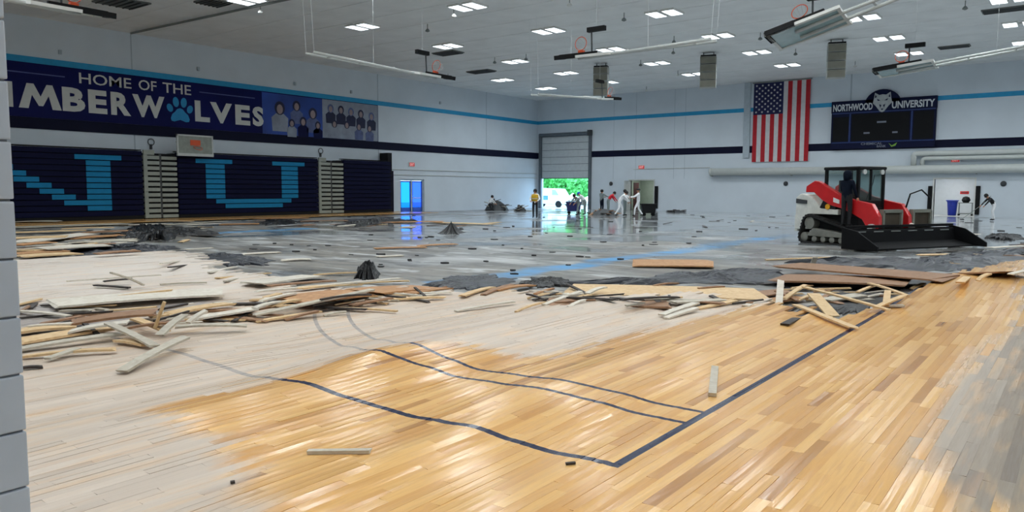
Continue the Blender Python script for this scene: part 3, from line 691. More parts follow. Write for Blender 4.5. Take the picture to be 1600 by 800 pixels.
sput([(scx+x, 7.55+z) for x, z in wolf], 'wolf_head', M_wolf, .33, .345)
for s_ in (-1, 1):
    sput([(scx+s_*x, 7.55+z) for x, z in ((.12, .42), (.36, .55), (.3, .4))][::s_], 'wolf_eye', M_sb, .344, .352); sput([(scx+s_*x, 7.55+z) for x, z in ((.38, .66), (.46, .86), (.5, .6))][::s_], 'wolf_ear', M_sb, .344, .352)
    sput([(scx+s_*x, 7.55+z) for x, z in ((.05, .1), (.2, .16), (.12, -.1))][::s_], 'wolf_cheek', M_sb, .344, .352)
sput([(scx-.1, 7.4), (scx, 7.28), (scx+.1, 7.4)][::1], 'wolf_nose', M_sb, .344, .352)
sput(R4(sbx0+.12, sbx0+1.2, 5.2, 6.95), 'player_panel', M_sbk, .27, .3); sput(R4(sbx1-1.35, sbx1-.12, 5.2, 7.1), 'player_panel', M_sbk, .27, .3); sput(R4(sbx0+1.4, sbx1-1.6, 5.2, 7.1), 'digit_panel', M_sbk, .27, .3)
sput(R4(sbx0+1.22, sbx0+1.32, 5.1, 7.15), 'divider', M_sbl, .27, .31); sput(R4(sbx1-1.52, sbx1-1.42, 5.1, 7.15), 'divider', M_sbl, .27, .31); sput(R4(sbx0+.05, sbx1-.05, 5.08, 5.15), 'divider', M_sbl, .27, .31); sput(R4(sbx0+.05, sbx1-.05, 7.18, 7.25), 'divider', M_sbl, .27, .31)
M_dim = pm('score_dim', (120, 126, 140), .5)
for u, v, w_ in ((scx, 6.48, .3), (scx-.95, 5.75, .2), (scx+.88, 5.73, .17)): sput(R4(u-w_, u+w_, v-.06, v+.06), 'caption_plate', M_dim, .3, .31)
stext('CHEMICAL', scx-1.3, scx+.1, 4.91, 5.07, M_dim, .02, .28); stext('BANK', scx-.25, scx+.35, 4.71, 4.87, M_dim, .02, .28)
sput([(scx+.5, 5.0), (scx+.72, 4.82), (scx+1.05, 5.02), (scx+.95, 4.8), (scx+.7, 4.72)], 'check_mark', pm('check_green', (120, 170, 60), .5), .28, .29)
# ------------------------------------------------------------------ folded basketball goals under the ceiling
M_bg = pm('board_glass', (150, 178, 182), .15, var=.08); M_net = pm('net_white', (214, 210, 206), .8)
def goal(c, u, label, L=5.0, tilt=.18, rise=.0, near=-1):
    """c: board centre; u: unit horizontal direction of the folded mast; rim up, board almost flat"""
    g_ = thing('basketball_goal', (c[0], c[1], c[2]), label, 'basketball goal', 'folded basketball goals under the ceiling')
    u = Vector(u); v = Vector((-u.y, u.x, 0)); 
    n = Vector((0, 0, 1))
    R_ = Matrix((u, v, n)).transposed()
    R_ = R_ @ Matrix.Rotation(-rise, 3, 'Y') @ Matrix.Rotation(-near*tilt, 3, 'X')
    P = lambda a, b, d: tuple(R_ @ Vector((a, b, d)))
    Wd, Hd = 1.0, .56
    MB().box((0, 0, 0), (2*Wd, 2*Hd, .02), rot=R_).build('backboard', M_bg, g_)
    for q in ((P(0, Hd, 0), (2*Wd+.12, .09, .09)), (P(0, -Hd, 0), (2*Wd+.12, .09, .09)), (P(Wd, 0, 0), (.09, 2*Hd, .09)), (P(-Wd, 0, 0), (.09, 2*Hd, .09))): MB().box(q[0], q[1], rot=R_).build('board_frame', M_white, g_)
    MB().box(P(-Wd*.62, near*(Hd+.02), .03), (.85, .12, .15), rot=R_).box(P(-Wd-.02, near*Hd*.55, .03), (.14, Hd*.95, .15), rot=R_).build('edge_pad', M_black, g_)
    MB().box(P(-.1, near*Hd*.98, .06), (1.5, .1, .12), rot=R_).build('bottom_pad', M_black, g_)
    MB().torus(P(-.05, near*Hd*.7, .42), .23, .014, 18, 5, R_ @ Matrix.Rotation(1.35, 3, 'X')).build('rim', M_orange, g_); MB().box(P(-.05, near*Hd*.7, .1), (.2, .14, .18), rot=R_).build('rim_bracket', M_orange, g_)
    net = MB()
    for k in range(10):
        a = 2*math.pi*k/10; M2 = R_ @ Matrix.Rotation(1.35, 3, 'X')
        c0 = Vector(P(-.05, near*Hd*.7, .42)); net.tube([c0+M2 @ Vector((.22*math.cos(a), .22*math.sin(a), 0)), c0+M2 @ Vector((.13*math.cos(a+.3), .13*math.sin(a+.3), -.28))], .006, 4)
    net.build('net', M_net, g_)
    for s_ in (-1, 1): MB().tube([P(-.3, s_*.22, -.06), P(Wd+.2, s_*.22, -.02), tuple(u*L + v*s_*.22 + n*(.05+L*rise))], .055, 8).build('mast_pipe', M_lgrey, g_, smooth=True)
    for a in (.35, .6, .85): MB().tube([tuple(u*L*a + v*.22 + n*(.05+L*rise)*a), tuple(u*L*a - v*.22 + n*(.05+L*rise)*a)], .035, 6).build('cross_brace', M_lgrey, g_)
    e = u*L + n*(.05+L*rise)
    top = ZC-c[2]
    for s_ in (-1, 1): MB().tube([tuple(e + v*s_*.22), tuple(u*(L+.2) + v*s_*.22 + n*top)], .006, 5).build('hanger', M_ceil, g_)
    MB().tube([tuple(u*(L*.5) + n*(L*rise*.5)), tuple(u*(L*.5) + n*top)], .006, 5).build('hoist_cable', M_ceil, g_)
    MB().tube([P(.1, .05, 0), tuple(u*.1+n*.85)], .028, 6).build('pivot_strut', M_dgrey, g_)
    MB().box(tuple(u*.3+n*.88), (.7, .16, .16), rot=Matrix((u, v, n)).transposed()).build('latch_box', M_black, g_)
    MB().tube([tuple(u*.3+n*.95), tuple(u*.3+n*top)], .006, 5).build('safety_cable', M_ceil, g_)
goal((-14.3, 23.2, 6.35), (1, 0, 0), 'folded basketball goal hanging mid-ceiling left of the hanging speakers', 4.6, .17, -.01)
goal((-6.75, 23.0, 6.3), (1, 0, 0), 'folded goal with glass board seen from below, above the flag', 5.0, -.22, .26)
goal((-6.0, 33.3, 6.4), (1, 0, 0), 'folded goal hanging above the scoreboard', 6.0, -.1, .1)
goal((-22.3, 23.4, 6.4), (0, -1, 0), 'folded goal hanging over the right end of the banner', 6.0, .17, .0, 1)
goal((-22.3, 9.3, 6.45), (0, -1, 0), 'folded goal cut by the upper left corner of view', 5.0, .17, .0, 1)
goal((-22.0, 37.2, 6.78), (0, -1, 0), 'farthest folded goal near the wall corner', 6.5, .17, -.08, 1)
# ------------------------------------------------------------------ hanging speakers
M_spk = pm('speaker_grille', (132, 130, 118), .7, var=.08); M_spks = pm('speaker_side', (176, 178, 174), .6)
for (x, y), lb in (((-26.2, 44.1), 'leftmost hanging speaker column, behind the mid-ceiling goal'), ((-18.9, 44.5), 'middle hanging speaker column left of the flag'), ((-11.6, 44.9), 'rightmost hanging speaker column above the scoreboard')):
    q = thing('hanging_speaker', (x, y, ZC), lb, 'speaker', 'speaker columns hung from the ceiling', rz=.35)
    for k in range(4):
        z = -.25-k*.47; MB().lo((-.48, -.32+k*.02, z-.46), (.48, .3, z-.02)).build('cabinet', M_spks, q, bevel=.02); MB().lo((-.45, -.36+k*.02, z-.43), (.45, -.31, z-.05)).build('grille', M_spk, q)
    MB().lo((-.45, -.3, -.26), (.45, .25, -.18)).build('fly_bar', M_black, q)
    for sx in (-.3, .3): MB().tube([(sx, 0, -.2), (sx, 0, -.0)], .025, 6).build('hanger', M_black, q)
# ------------------------------------------------------------------ vents
M_vent = pm('vent_grey', (104, 108, 106), .6, var=.1)
for k, (px, py, w_, d_, lb) in enumerate(((190, 3, 1.8, 1.8, 'square ceiling vent at top left'), (333, 3, 1.2, 1.2, 'small ceiling vent right of the top left vent'), (752, 111, 2.0, 1.0, 'dark ceiling vent near the banner wall corner'), (700, 82, 1.8, 1.0, 'ceiling vent beside the light over the banner'), (1578, 13, 2.2, .8, 'dark ceiling vent at the upper right corner'), (1491, 72, 1.6, .7, 'long ceiling vent above the right end of scoreboard'))):
    p = fl(px, py, ZC); q = thing('ceiling_vent', (p.x, p.y, ZC), lb, 'vent', 'ceiling vents')
    MB().lo((-w_/2, -d_/2, -.06), (w_/2, d_/2, 0)).build('frame', M_vent, q)
    for j in range(6): y = -d_/2+d_*(j+.5)/6; MB().lo((-w_/2+.06, y-.03, -.1), (w_/2-.06, y+.03, -.05)).build('slat', M_dgrey, q)
# sprinkler drops and small ceiling fixtures
for k, (px, py) in enumerate(sorted(((407, 18), (709, 24), (668, 47), (890, 7), (975, 30), (773, 97), (1053, 65), (1052, 82), (1001, 101), (1188, 60), (1243, 84), (1508, 12), (822, 92), (1059, 117), (1010, 141), (700, 122), (1336, 103)))):
    p = fl(px, py, ZC-.3); q = thing('ceiling_dropper', (p.x, p.y, ZC), f'small fixture on a short stem under the ceiling, {ordinal(k+1)} from left', 'fixture', 'small fixtures hanging from the ceiling')
    MB().tube([(0, 0, 0), (0, 0, -.28)], .02, 6).build('stem', M_grey, q); MB().lathe([(.05, -.24), (.1, -.3), (.12, -.36), (.04, -.4)], n=10).build('head', M_grey if k % 3 else M_white, q)
a, b = fl(205, 52, ZC-.12), fl(560, -25, ZC-.12)
q = MB().tube([a, b], .06, 8).build('ceiling_pipe', M_grey, loc=a); tag(q, 'thin dark pipe crossing the ceiling at upper left', 'pipe')
a, b = fl(205, 52, ZC-.12), (XL+.06, onL(207, 100).y, 8.1)
# ------------------------------------------------------------------ compact track loader
HD = math.atan2(-.45, .893)
sk = thing('track_loader', (-6.23, 26.08, SLAB), 'red and white compact track loader with wide black pusher blade', 'loader', rz=HD)
M_sw = pm('loader_white', (214, 214, 206), .45, var=.1, scale=6); M_sr = pm('loader_red', (204, 32, 36), .35, var=.08, coat=.3); M_trk = pm('track_rubber', (26, 26, 26), .85, var=.25, scale=12, bump=.4)
M_fr = pm('track_frame_grey', (120, 120, 112), .6, var=.2); M_cab = pm('cab_black', (16, 18, 20), .6, var=.1, spec=.25); M_cg = bpy.data.materials.new('cab_glass'); M_cg.use_nodes = True
q = M_cg.node_tree.nodes['Principled BSDF']; q.inputs['Base Color'].default_value = (.55, .68, .68, 1); q.inputs['Roughness'].default_value = .06; q.inputs['Transmission Weight'].default_value = .9; q.inputs['IOR'].default_value = 1.05
fnS = lambda u, v, d: (u, d, v)
def sp_(poly, nm, mt, d0, d1, bv=.02, par=None): return MB().prism(poly, fnS, d0, d1).build(nm, mt, par or sk, bevel=bv)
def loop(P, r):  # rounded hull around circles
    pts = []
    n = len(P)
    for i in range(n):
        (ax, az, ar), (bx, bz, br), (cx, cz_, cr_) = P[i-1], P[i], P[(i+1) % n]
        def off(p, q_): d = Vector((q_[0]-p[0], q_[1]-p[1])).normalized(); return math.atan2(-d.x, d.y) - math.pi/2*0
        d1 = math.atan2(bz-az, bx-ax)-math.pi/2; d2 = math.atan2(cz_-bz, cx-bx)-math.pi/2
        while d2 < d1: d2 += 2*math.pi
        for k in range(6): a = d1+(d2-d1)*k/5; pts.append((bx+(br+r)*math.cos(a), bz+(br+r)*math.sin(a)))
    return pts
WH = [(-.92, .2, .15), (.98, .2, .15), (1.02, .30, .15), (-.72, .66, .22)]
for s_ in (-1, 1):
    y0, y1 = (-.92, -.5) if s_ < 0 else (.5, .92)
    tr = thing('crawler_track', (0, 0, 0), None, None); tr.parent = sk
    o_, i_ = loop(WH, .05), loop(WH, 0); n = len(o_); mb = MB()
    vs_ = [fnS(u, v, d) for P_, d in ((o_, y0), (o_, y1), (i_, y0), (i_, y1)) for u, v in P_]
    fs = []
    for k in range(n):
        k2 = (k+1) % n
        fs += [(k, k2, n+k2, n+k), (2*n+k, 3*n+k, 3*n+k2, 2*n+k2), (k, 2*n+k, 2*n+k2, k2), (n+k, n+k2, 3*n+k2, 3*n+k)]
    mb.add(vs_, fs); mb.build('belt', M_trk, tr)
    lug = MB(); per = [Vector(p) for p in o_] + [Vector(o_[0])]; acc = 0
    for a, b in zip(per, per[1:]):
        L = (b-a).length; t = (-acc) % .11
        while t < L:
            c = a+(b-a)*t/L; an = math.atan2((b-a).y, (b-a).x)
            lug.box((c.x, (y0+y1)/2, c.y), (.05, y1-y0, .05), rot=Matrix.Rotation(-an, 3, 'Y')); t += .11
        acc += L
    lg_ = lug.build('tread_lug', M_trk, tr); lg_['kind'] = 'stuff'
    for x, z, r_ in ((-.92, .2, .15), (.98, .22, .17), (-.72, .66, .2), (-.5, .15, .1), (-.15, .15, .1), (.2, .15, .1), (.55, .15, .1)): MB().lathe([(r_*.5, y0+.04), (r_, y0+.06), (r_, y1-.06), (r_*.5, y1-.04)], (x, 0, z), 16, 'Y').build('roller', M_fr, tr)
    sp_([(-.8, .24), (.85, .24), (.9, .36), (-.55, .5)], 'side_plate', M_fr, y0+.03, y1-.03, .015, tr)
    sp_([(-.75, .5), (.9, .38), (.95, .42), (-.5, .92), (-.7, .9)], 'fender', M_cab, (-.6 if s_ < 0 else .45), (-.45 if s_ < 0 else .6), .01)
    # lift arm
    arm = [(-1.02, 1.66), (-1.0, 1.86), (-.66, 2.04), (-.5, 2.02), (.42, 1.56), (.95, 1.42), (1.52, 1.32), (1.78, .95), (1.80, .58), (1.62, .36), (1.36, .62), (1.2, .84), (.85, 1.0), (.42, 1.16), (0, 1.25), (-.35, 1.42), (-.68, 1.66)]
    a_ = sp_(arm[::-1], 'lift_arm', M_sr, s_*.67-.08, s_*.67+.08, .02)
    sp_([(.12, 1.36), (.36, 1.3), (.36, 1.42), (.12, 1.5)][::1], 'arm_decal', M_white, s_*.755-.012, s_*.755+.012, .0, a_)
    MB().tube([(-.3, s_*.53, .95), (.35, s_*.53, 1.15)], .06, 10).build('lift_cylinder', M_dgrey, sk); MB().tube([(.35, s_*.53, 1.15), (.8, s_*.53, 1.2)], .035, 10).build('piston_rod', M_lgrey, sk)
    MB().tube([(1.0, s_*.66, 1.2), (1.62, s_*.66, .75)], .06, 10).build('tilt_cylinder', M_sr, sk); MB().lathe([(.1, -.12), (.1, .12)], (1.6, s_*.76, .62), 12, 'Y').build('pivot_pin', M_lgrey, sk)
    # rear side panel, white
    sp_([(-1.45, .42), (-.95, .45), (-.78, .95), (.3, .95), (.3, 1.12), (-.35, 1.14), (-.75, 1.5), (-1.2, 1.62), (-1.42, 1.5)][::1], 'rear_panel', M_sw, s_*.58-.16, s_*.58+.16, .03)
    sp_([(-1.4, 1.3), (-.95, 1.28), (-.95, 1.4), (-1.4, 1.45)], 'panel_stripe', M_dgrey, s_*.75-.02, s_*.745+.02 if s_ > 0 else s_*.75+.02, .0)
MB().lathe([(.09, -.77), (.09, -.73)], (-.1, 0, 1.2), 12, 'Y').build('side_lamp', pm('lamp_amber', (220, 160, 30), .4), sk); sp_([(-.45, 1.15), (.2, 1.12), (.2, 1.34), (-.3, 1.4)], 'engine_grille', M_cab, -.74, .74, .01)
MB().lo((-1.4, -.55, .4), (.9, .55, 1.0)).build('chassis', M_cab, sk, bevel=.03); MB().lo((-1.45, -.6, .95), (-.45, .6, 1.6)).build('engine_hood', M_sw, sk, bevel=.05); MB().lo((-1.55, -.65, .35), (-1.4, .65, .9)).build('rear_bumper', M_sw, sk, bevel=.03)
# cab
cx0, cx1, cw, cz0, cz1 = -.35, .86, .56, 1.0, 2.42
for x in (cx0, cx1):
    for y in (-cw, cw): MB().box((x, y, (cz0+cz1)/2), (.1, .09, cz1-cz0)).build('cab_pillar', M_cab, sk, bevel=.02)
MB().box(((cx0+cx1)/2, 0, cz1), (cx1-cx0+.16, 2*cw+.14, .1)).build('cab_roof', M_cab, sk, bevel=.04); MB().box(((cx0+cx1)/2, 0, cz0+.05), (cx1-cx0+.1, 2*cw+.1, .3)).build('cab_base', M_cab, sk, bevel=.02)
MB().lo((cx1-.03, -cw, 1.1), (cx1+.03, cw, 1.42)).build('front_lower_panel', M_cab, sk, bevel=.02); MB().lo((cx1-.01, -cw+.05, 1.42), (cx1+.005, cw-.05, cz1-.06)).build('windscreen', M_cg, sk)
for y in (-cw, cw): MB().lo((cx0+.05, y-.006, 1.3), (cx1-.05, y+.006, cz1-.06)).build('side_window', M_cg, sk)
MB().lo((cx1-.04, -.03, 1.42), (cx1+.03, .03, cz1-.05)).build('door_post', M_cab, sk); MB().tube([(cx1+.03, -.2, 1.45), (cx1+.04, .05, 1.95), (cx1+.04, .1, 2.2)], .012, 5).build('wiper', M_cab, sk)
MB().box((.1, 0, 1.35), (.45, .5, .12)).box((-.1, 0, 1.7), (.12, .48, .7)).build('seat', M_black, sk, bevel=.04)
for y in (-.4, .4): MB().lathe([(.07, .0), (.08, .06)], (cx1+.05, y, 2.3), 10, 'X').build('work_lamp', M_lgrey, sk)
# coupler, hoses, blade
for y in (-.12, 1.22): 
    MB().lo((1.66, y-.36, .5), (1.74, y+.36, 1.1)).build('coupler_plate', pm('coupler_tan', (66, 58, 46), .8, var=.2), sk)
    for z in (.48, 1.1): MB().lo((1.64, y-.42, z-.05), (1.8, y+.42, z+.05)).build('coupler_rail', pm('coupler_grey', (120, 122, 112), .6), sk)
    for dy in (-.4, .4): MB().lo((1.64, y+dy-.04, .5), (1.8, y+dy+.04, 1.12)).build('coupler_post', pm('coupler_grey', (120, 122, 112), .6), sk)
MB().tube([(1.6, .7, 1.2), (1.65, .8, 1.62), (1.7, 1.25, 1.75), (1.75, 1.6, 1.5), (1.78, 1.62, 1.0)], .025, 6).build('hydraulic_hose', M_black, sk, smooth=True); MB().lathe([(.12, 0), (.1, .07), (.02, .1)], (1.80, .70, .62), 12, 'X').build('coupler_lamp', pm('lamp_white', (250, 236, 226), .3), sk)
bl_prof = [(1.8, .12), (2.6, .02), (2.62, .06), (2.0, .2), (1.96, .55), (1.9, .60), (1.8, .58)]
bd_ = sp_(bl_prof, 'pusher_blade', pm('blade_black', (6, 7, 10), .7, var=.2, spec=.2), -2.25, 2.55, .01)
for y in (-2.25, 2.55): sp_([(1.78, .03), (3.0, .03), (3.0, .16), (2.3, .56), (1.78, .66)], 'end_plate', pm('blade_black', (16, 18, 24)), y-.03, y+.03, .01, bd_)
sp_([(1.8, .62), (1.95, .62), (1.95, .70), (1.8, .70)], 'blade_rib', pm('blade_black', (16, 18, 24)), -2.2, 2.5, .01, bd_)
for k in range(6): MB().lo((1.95, -1.9+k*.75, .5), (1.98, -1.5+k*.75, .53)).build('blade_mark', M_grey, bd_)
# ------------------------------------------------------------------ people
def person(name_label, loc, rz, pose, shirt, pants, hair, extra=None, h=1.75, group=None, boots=None, sleeves=True):
    """pose: joints in metres, X right, Y forward, Z up"""
    J = dict(pel=(0, 0, .96), spine=(0, .01, 1.15), chest=(0, .0, 1.36), neck=(0, .01, 1.50), head=(0, .03, 1.62), crown=(0, .02, 1.735),
             ls=(-.19, 0, 1.42), le=(-.26, .02, 1.14), lw=(-.27, .14, .92), rs=(.19, 0, 1.42), re=(.26, .02, 1.14), rw=(.27, .14, .92),
             lh=(-.1, 0, .92), lk=(-.11, .03, .5), la=(-.11, -.01, .09), lt=(-.12, .15, .05), rh=(.1, 0, .92), rk=(.11, .03, .5), ra=(.11, -.01, .09), rt=(.12, .15, .05))
    J.update(pose); s = h/1.75
    Rr = dict(pel=.15, spine=.14, chest=.16, neck=.06, head=.098, crown=.07, ls=.075, le=.05, lw=.035, rs=.075, re=.05, rw=.035, lh=.095, lk=.066, la=.048, lt=.038, rh=.095, rk=.066, ra=.048, rt=.038)
    names = list(J); idx = {n: i for i, n in enumerate(names)}
    E_ = [('pel', 'spine'), ('spine', 'chest'), ('chest', 'neck'), ('neck', 'head'), ('head', 'crown'), ('chest', 'ls'), ('ls', 'le'), ('le', 'lw'), ('chest', 'rs'), ('rs', 're'), ('re', 'rw'), ('pel', 'lh'), ('lh', 'lk'), ('lk', 'la'), ('la', 'lt'), ('pel', 'rh'), ('rh', 'rk'), ('rk', 'ra'), ('ra', 'rt')]
    me = bpy.data.meshes.new('body'); me.from_pydata([Vector(J[n])*s for n in names], [(idx[a], idx[b]) for a, b in E_], [])
    o = bpy.data.objects.new('person_body', me); COL.objects.link(o)
    md = o.modifiers.new('skin', 'SKIN'); md.use_smooth_shade = True
    for n in names:
        v = me.skin_vertices[0].data[idx[n]]; v.radius = (Rr[n]*s*(1.12 if n in ('pel', 'chest', 'spine') else 1), Rr[n]*s*(.8 if n in ('pel', 'chest', 'spine') else 1)); v.use_root = n == 'pel'
    o.modifiers.new('sub', 'SUBSURF').levels = 1
    dg = bpy.context.evaluated_depsgraph_get(); dg.update()
    bm_ = bpy.data.meshes.new_from_object(o.evaluated_get(dg)); bpy.data.objects.remove(o)
    # fingers and face, joined to the same surface
    mb = MB(); nv = 0
    for sd, e, w_ in ((-1, 'le', 'lw'), (1, 're', 'rw')):
        W = Vector(J[w_])*s; d = (W-Vector(J[e])*s).normalized(); side = d.cross(Vector((0, 0, 1)) if abs(d.z) < .8 else Vector((1, 0, 0))).normalized(); nn = d.cross(side)
        mb.tube([W, W+d*.045, W+d*.09], [.03, .038, .03], 6)
        for k in range(4): b0 = W+d*.085+side*(.027-.018*k); L = (.06, .072, .07, .055)[k]; mb.tube([b0, b0+d*L*.55+nn*.006, b0+d*L*.9+nn*.028], [.0095, .0085, .006], 5)
        mb.tube([W+d*.03+side*.03, W+d*.06+side*.06, W+d*.09+side*.065+nn*.01], [.011, .01, .007], 5)
    hd, cw_ = Vector(J['head'])*s, Vector(J['crown'])*s; up = (cw_-hd).normalized(); fw = Vector((0, 1, 0)); fw = (fw-up*fw.dot(up)).normalized()
    if up.y > .8: fw = Vector((0, .2, -1)).normalized(); fw = (fw-up*fw.dot(up)).normalized()
    rt_ = fw.cross(up)
    mb.tube([hd+fw*.09+up*.02, hd+fw*.125-up*.015, hd+fw*.09-up*.03], [.008, .016, .008], 5)
    nose_n = len(mb.v)
    for q_ in (-1, 1): mb.lathe([(.004, -.01), (.018, 0), (.004, .01)], hd-Vector((0, 0, 0))+rt_*q_*.1+up*.0, 6)
    vs0 = [v.co.copy() for v in bm_.vertices]; fs0 = [tuple(p.vertices) for p in bm_.polygons]; base = len(vs0); bpy.data.meshes.remove(bm_)
    fs = fs0 + [tuple(i+base for i in f) for f in mb.f]; vv = vs0+[Vector(v) for v in mb.v]
    m2 = bpy.data.meshes.new('person'); m2.from_pydata([tuple(v) for v in vv], [], fs)
    for mt in (shirt, pants, M_skin, boots or M_black): m2.materials.append(mt)
    seg = [(Vector(J[a])*s, Vector(J[b])*s, (2 if b in ('head', 'crown') or (not sleeves and b in ('lw', 'rw')) else 3 if b in ('lt', 'rt') else 1 if b[1:] in ('h', 'k', 'a') else 0)) for a, b in E_]
    for p in m2.polygons:
        p.use_smooth = True
        if p.index >= len(fs0): p.material_index = 2; continue
        best = (9, 0); c = p.center
        for a, b, k in seg:
            t = max(0, min(1, (c-a).dot(b-a)/(b-a).length_squared)); d = (c-a-(b-a)*t).length
            if d < best[0]: best = (d, k)
        p.material_index = best[1]
    ob = bpy.data.objects.new('person', m2); COL.objects.link(ob); ob.location = loc; ob.rotation_euler = (0, 0, rz); tag(ob, name_label, 'person', group)
    # eyes, mouth, hair or hat as children
    for q_ in (-1, 1): MB().lathe([(.003, -.012), (.013, -.004), (.013, .004), (.003, .012)], hd+fw*.092+rt_*q_*.035+up*.025, 6).build('eye', M_black, ob)
    MB().tube([hd+fw*.088-up*.055-rt_*.025, hd+fw*.093-up*.058, hd+fw*.088-up*.055+rt_*.025], .007, 5).build('mouth', pm('lip', (140, 74, 66), .6), ob)
    R3 = Matrix((rt_, fw, up)).transposed(); kind, hm = hair
    hv = MB()
    prof_ = {'hair': [(.108, -.03), (.118, .04), (.11, .1), (.07, .15), (.02, .165)], 'helmet': [(.16, .035), (.135, .05), (.135, .1), (.1, .165), (.03, .185)], 'hood': [(.125, -.12), (.132, .0), (.13, .08), (.09, .15), (.02, .17)], 'cap': [(.122, .03), (.122, .1), (.08, .15), (.02, .16)]}[kind]
    hv.lathe(prof_, (0, 0, 0), 12); hv.v = [tuple(hd + R3 @ (Vector(v)+Vector((0, -.03, .0)))) for v in hv.v]
    hv.build({'hair': 'hair', 'helmet': 'hard_hat', 'hood': 'hood', 'cap': 'cap'}[kind], hm, ob, smooth=True)
    if kind == 'cap': b_ = MB().box((0, .12, .04), (.16, .12, .015)); b_.v = [tuple(hd + R3 @ Vector(v)) for v in b_.v]; b_.build('cap_peak', hm, ob)
    if extra: extra(ob, J, s)
    return ob
M_suit = pm('white_coverall', (242, 244, 246), .7, var=.08, scale=9); M_gsuit = pm('grey_workwear', (128, 140, 140), .7, var=.1, scale=9); M_yel = pm('vest_yellow', (206, 164, 30), .7, var=.08); M_redsh = pm('red_shirt', (206, 22, 44), .7, var=.06); M_nv = pm('navy_hoodie', (18, 25, 38), .9, var=.1, spec=.1); M_blk = pm('black_cloth', (22, 24, 28), .8, var=.15); M_bh = pm('hat_blue', (20, 92, 216), .5); M_hairk = pm('hair_black', (26, 24, 26), .7)
LEAN = dict(spine=(0, .10, 1.12), chest=(0, .24, 1.28), neck=(0, .36, 1.36), head=(0, .45, 1.42), crown=(0, .52, 1.5), ls=(-.19, .27, 1.3), le=(-.24, .45, 1.08), lw=(-.2, .6, .88), rs=(.19, .27, 1.3), re=(.24, .45, 1.08), rw=(.2, .62, .9))
STEP = dict(lk=(-.11, .22, .52), la=(-.11, .25, .09), lt=(-.12, .41, .05), rk=(.11, -.02, .5), ra=(.11, -.28, .12), rt=(.12, -.14, .04))
REACH = dict(le=(-.3, .25, 1.25), lw=(-.3, .5, 1.2), re=(.3, .25, 1.25), rw=(.3, .5, 1.22))
KNEEL = dict(pel=(0, 0, .55), spine=(0, .06, .74), chest=(0, .16, .92), neck=(0, .24, 1.03), head=(0, .3, 1.13), crown=(0, .32, 1.24), ls=(-.19, .18, .96), le=(-.26, .36, .78), lw=(-.2, .52, .62), rs=(.19, .18, .96), re=(.26, .36, .78), rw=(.2, .52, .62), lh=(-.1, .02, .52), lk=(-.14, .38, .52), la=(-.14, .36, .09), lt=(-.14, .52, .05), rh=(.1, .02, .52), rk=(.12, .2, .1), ra=(.12, -.24, .09), rt=(.12, -.3, .04))
AIM = lambda px, py, z=SLAB: tuple(fl(px, py, z))
def face(px): return YAW+math.radians(0)
def vest(mt, col_z=(1.08, 1.46), r_=.2):
    def f(ob, J, s):
        c = Vector(J['chest'])*s; sp0 = Vector(J['spine'])*s
        v = MB().lathe([(.225, -.12), (.24, .0), (.25, .14), (.22, .27), (.12, .31)], (0, 0, 0), 14); v.v = [(a*1.0+sp0.x+(c.x-sp0.x)*(z+.05)/.25, b*.82+sp0.y+(c.y-sp0.y)*(z+.05)/.25, z+sp0.z) for a, b, z in v.v]
        o = v.build('vest', mt, ob, smooth=True); w2 = MB().lathe([(.252, .02), (.254, .06)], (0, 0, 0), 14); w2.v = [(a+sp0.x+(c.x-sp0.x)*(z+.05)/.25, b*.84+sp0.y+(c.y-sp0.y)*(z+.05)/.25, z+sp0.z) for a, b, z in w2.v]; w2.build('reflective_band', M_lgrey, o)
    return f
WG = 'workers clearing the wet floor'
person('worker in yellow vest and white sleeves, standing left of the roll-up door', AIM(836, 341), YAW+2.9, dict(le=(-.3, .12, 1.16), lw=(-.2, .32, 1.05), re=(.3, .12, 1.16), rw=(.2, .32, 1.05)), M_suit, M_blk, ('hair', M_hairk), vest(M_yel), group=WG)
person('worker in white shirt bending with bright blue cap beside the dark tub', AIM(914, 336), YAW+1.2, LEAN, M_suit, M_gsuit, ('cap', M_bh), group=WG)
person('worker in dull grey workwear in front of the blue-capped worker', AIM(904, 336.5), YAW+2.2, dict(LEAN, **STEP), M_gsuit, M_gsuit, ('hair', M_hairk), group=WG, h=1.6)
person('worker in grey shirt and dark trousers left of the red-shirted worker', AIM(940, 333), YAW-1.0, REACH, M_gsuit, M_nv, ('hair', M_hairk), group=WG)
person('worker in bright red shirt leaning over the debris pile', AIM(950, 334), YAW-1.4, LEAN, M_redsh, M_gsuit, ('hair', M_hairk), group=WG, h=1.8)
person('white-suited worker mid-stride with dark hair, left of the pair', AIM(967, 338), YAW-1.5, dict(LEAN, **STEP), M_suit, M_suit, ('hair', M_hairk), group=WG, h=1.85)
person('worker in white top and grey trousers between the white suits', AIM(976, 337.5), YAW-1.9, REACH, M_suit, M_gsuit, ('hair', M_hairk), group=WG)
person('white-suited worker facing left in front of the open doorway', AIM(997, 338), YAW+1.5, dict(REACH, **STEP), M_suit, M_suit, ('cap', M_hairk), group=WG, h=1.82)
def broom(ob, J, s):
    p = Vector(J['rw'])*s
    o = MB().tube([p+Vector((0, -.5, .55)), p, p+Vector((0, 1.0, -.82))], .016, 6).build('squeegee_pole', M_grey, ob); MB().box(tuple(p+Vector((0, 1.0, -.84))), (.5, .05, .06)).build('squeegee_head', M_black, o)
wr_ = person('worker in black top and white trousers pushing a squeegee at far right', AIM(1552, 345), YAW+1.4, dict(LEAN, lk=(-.11, .1, .5)), M_blk, M_suit, ('hair', M_hairk), broom, group=WG)
gx, gy = -6.23+math.cos(HD)*.74+math.sin(HD)*.89, 26.08+math.sin(HD)*.74-math.cos(HD)*.89
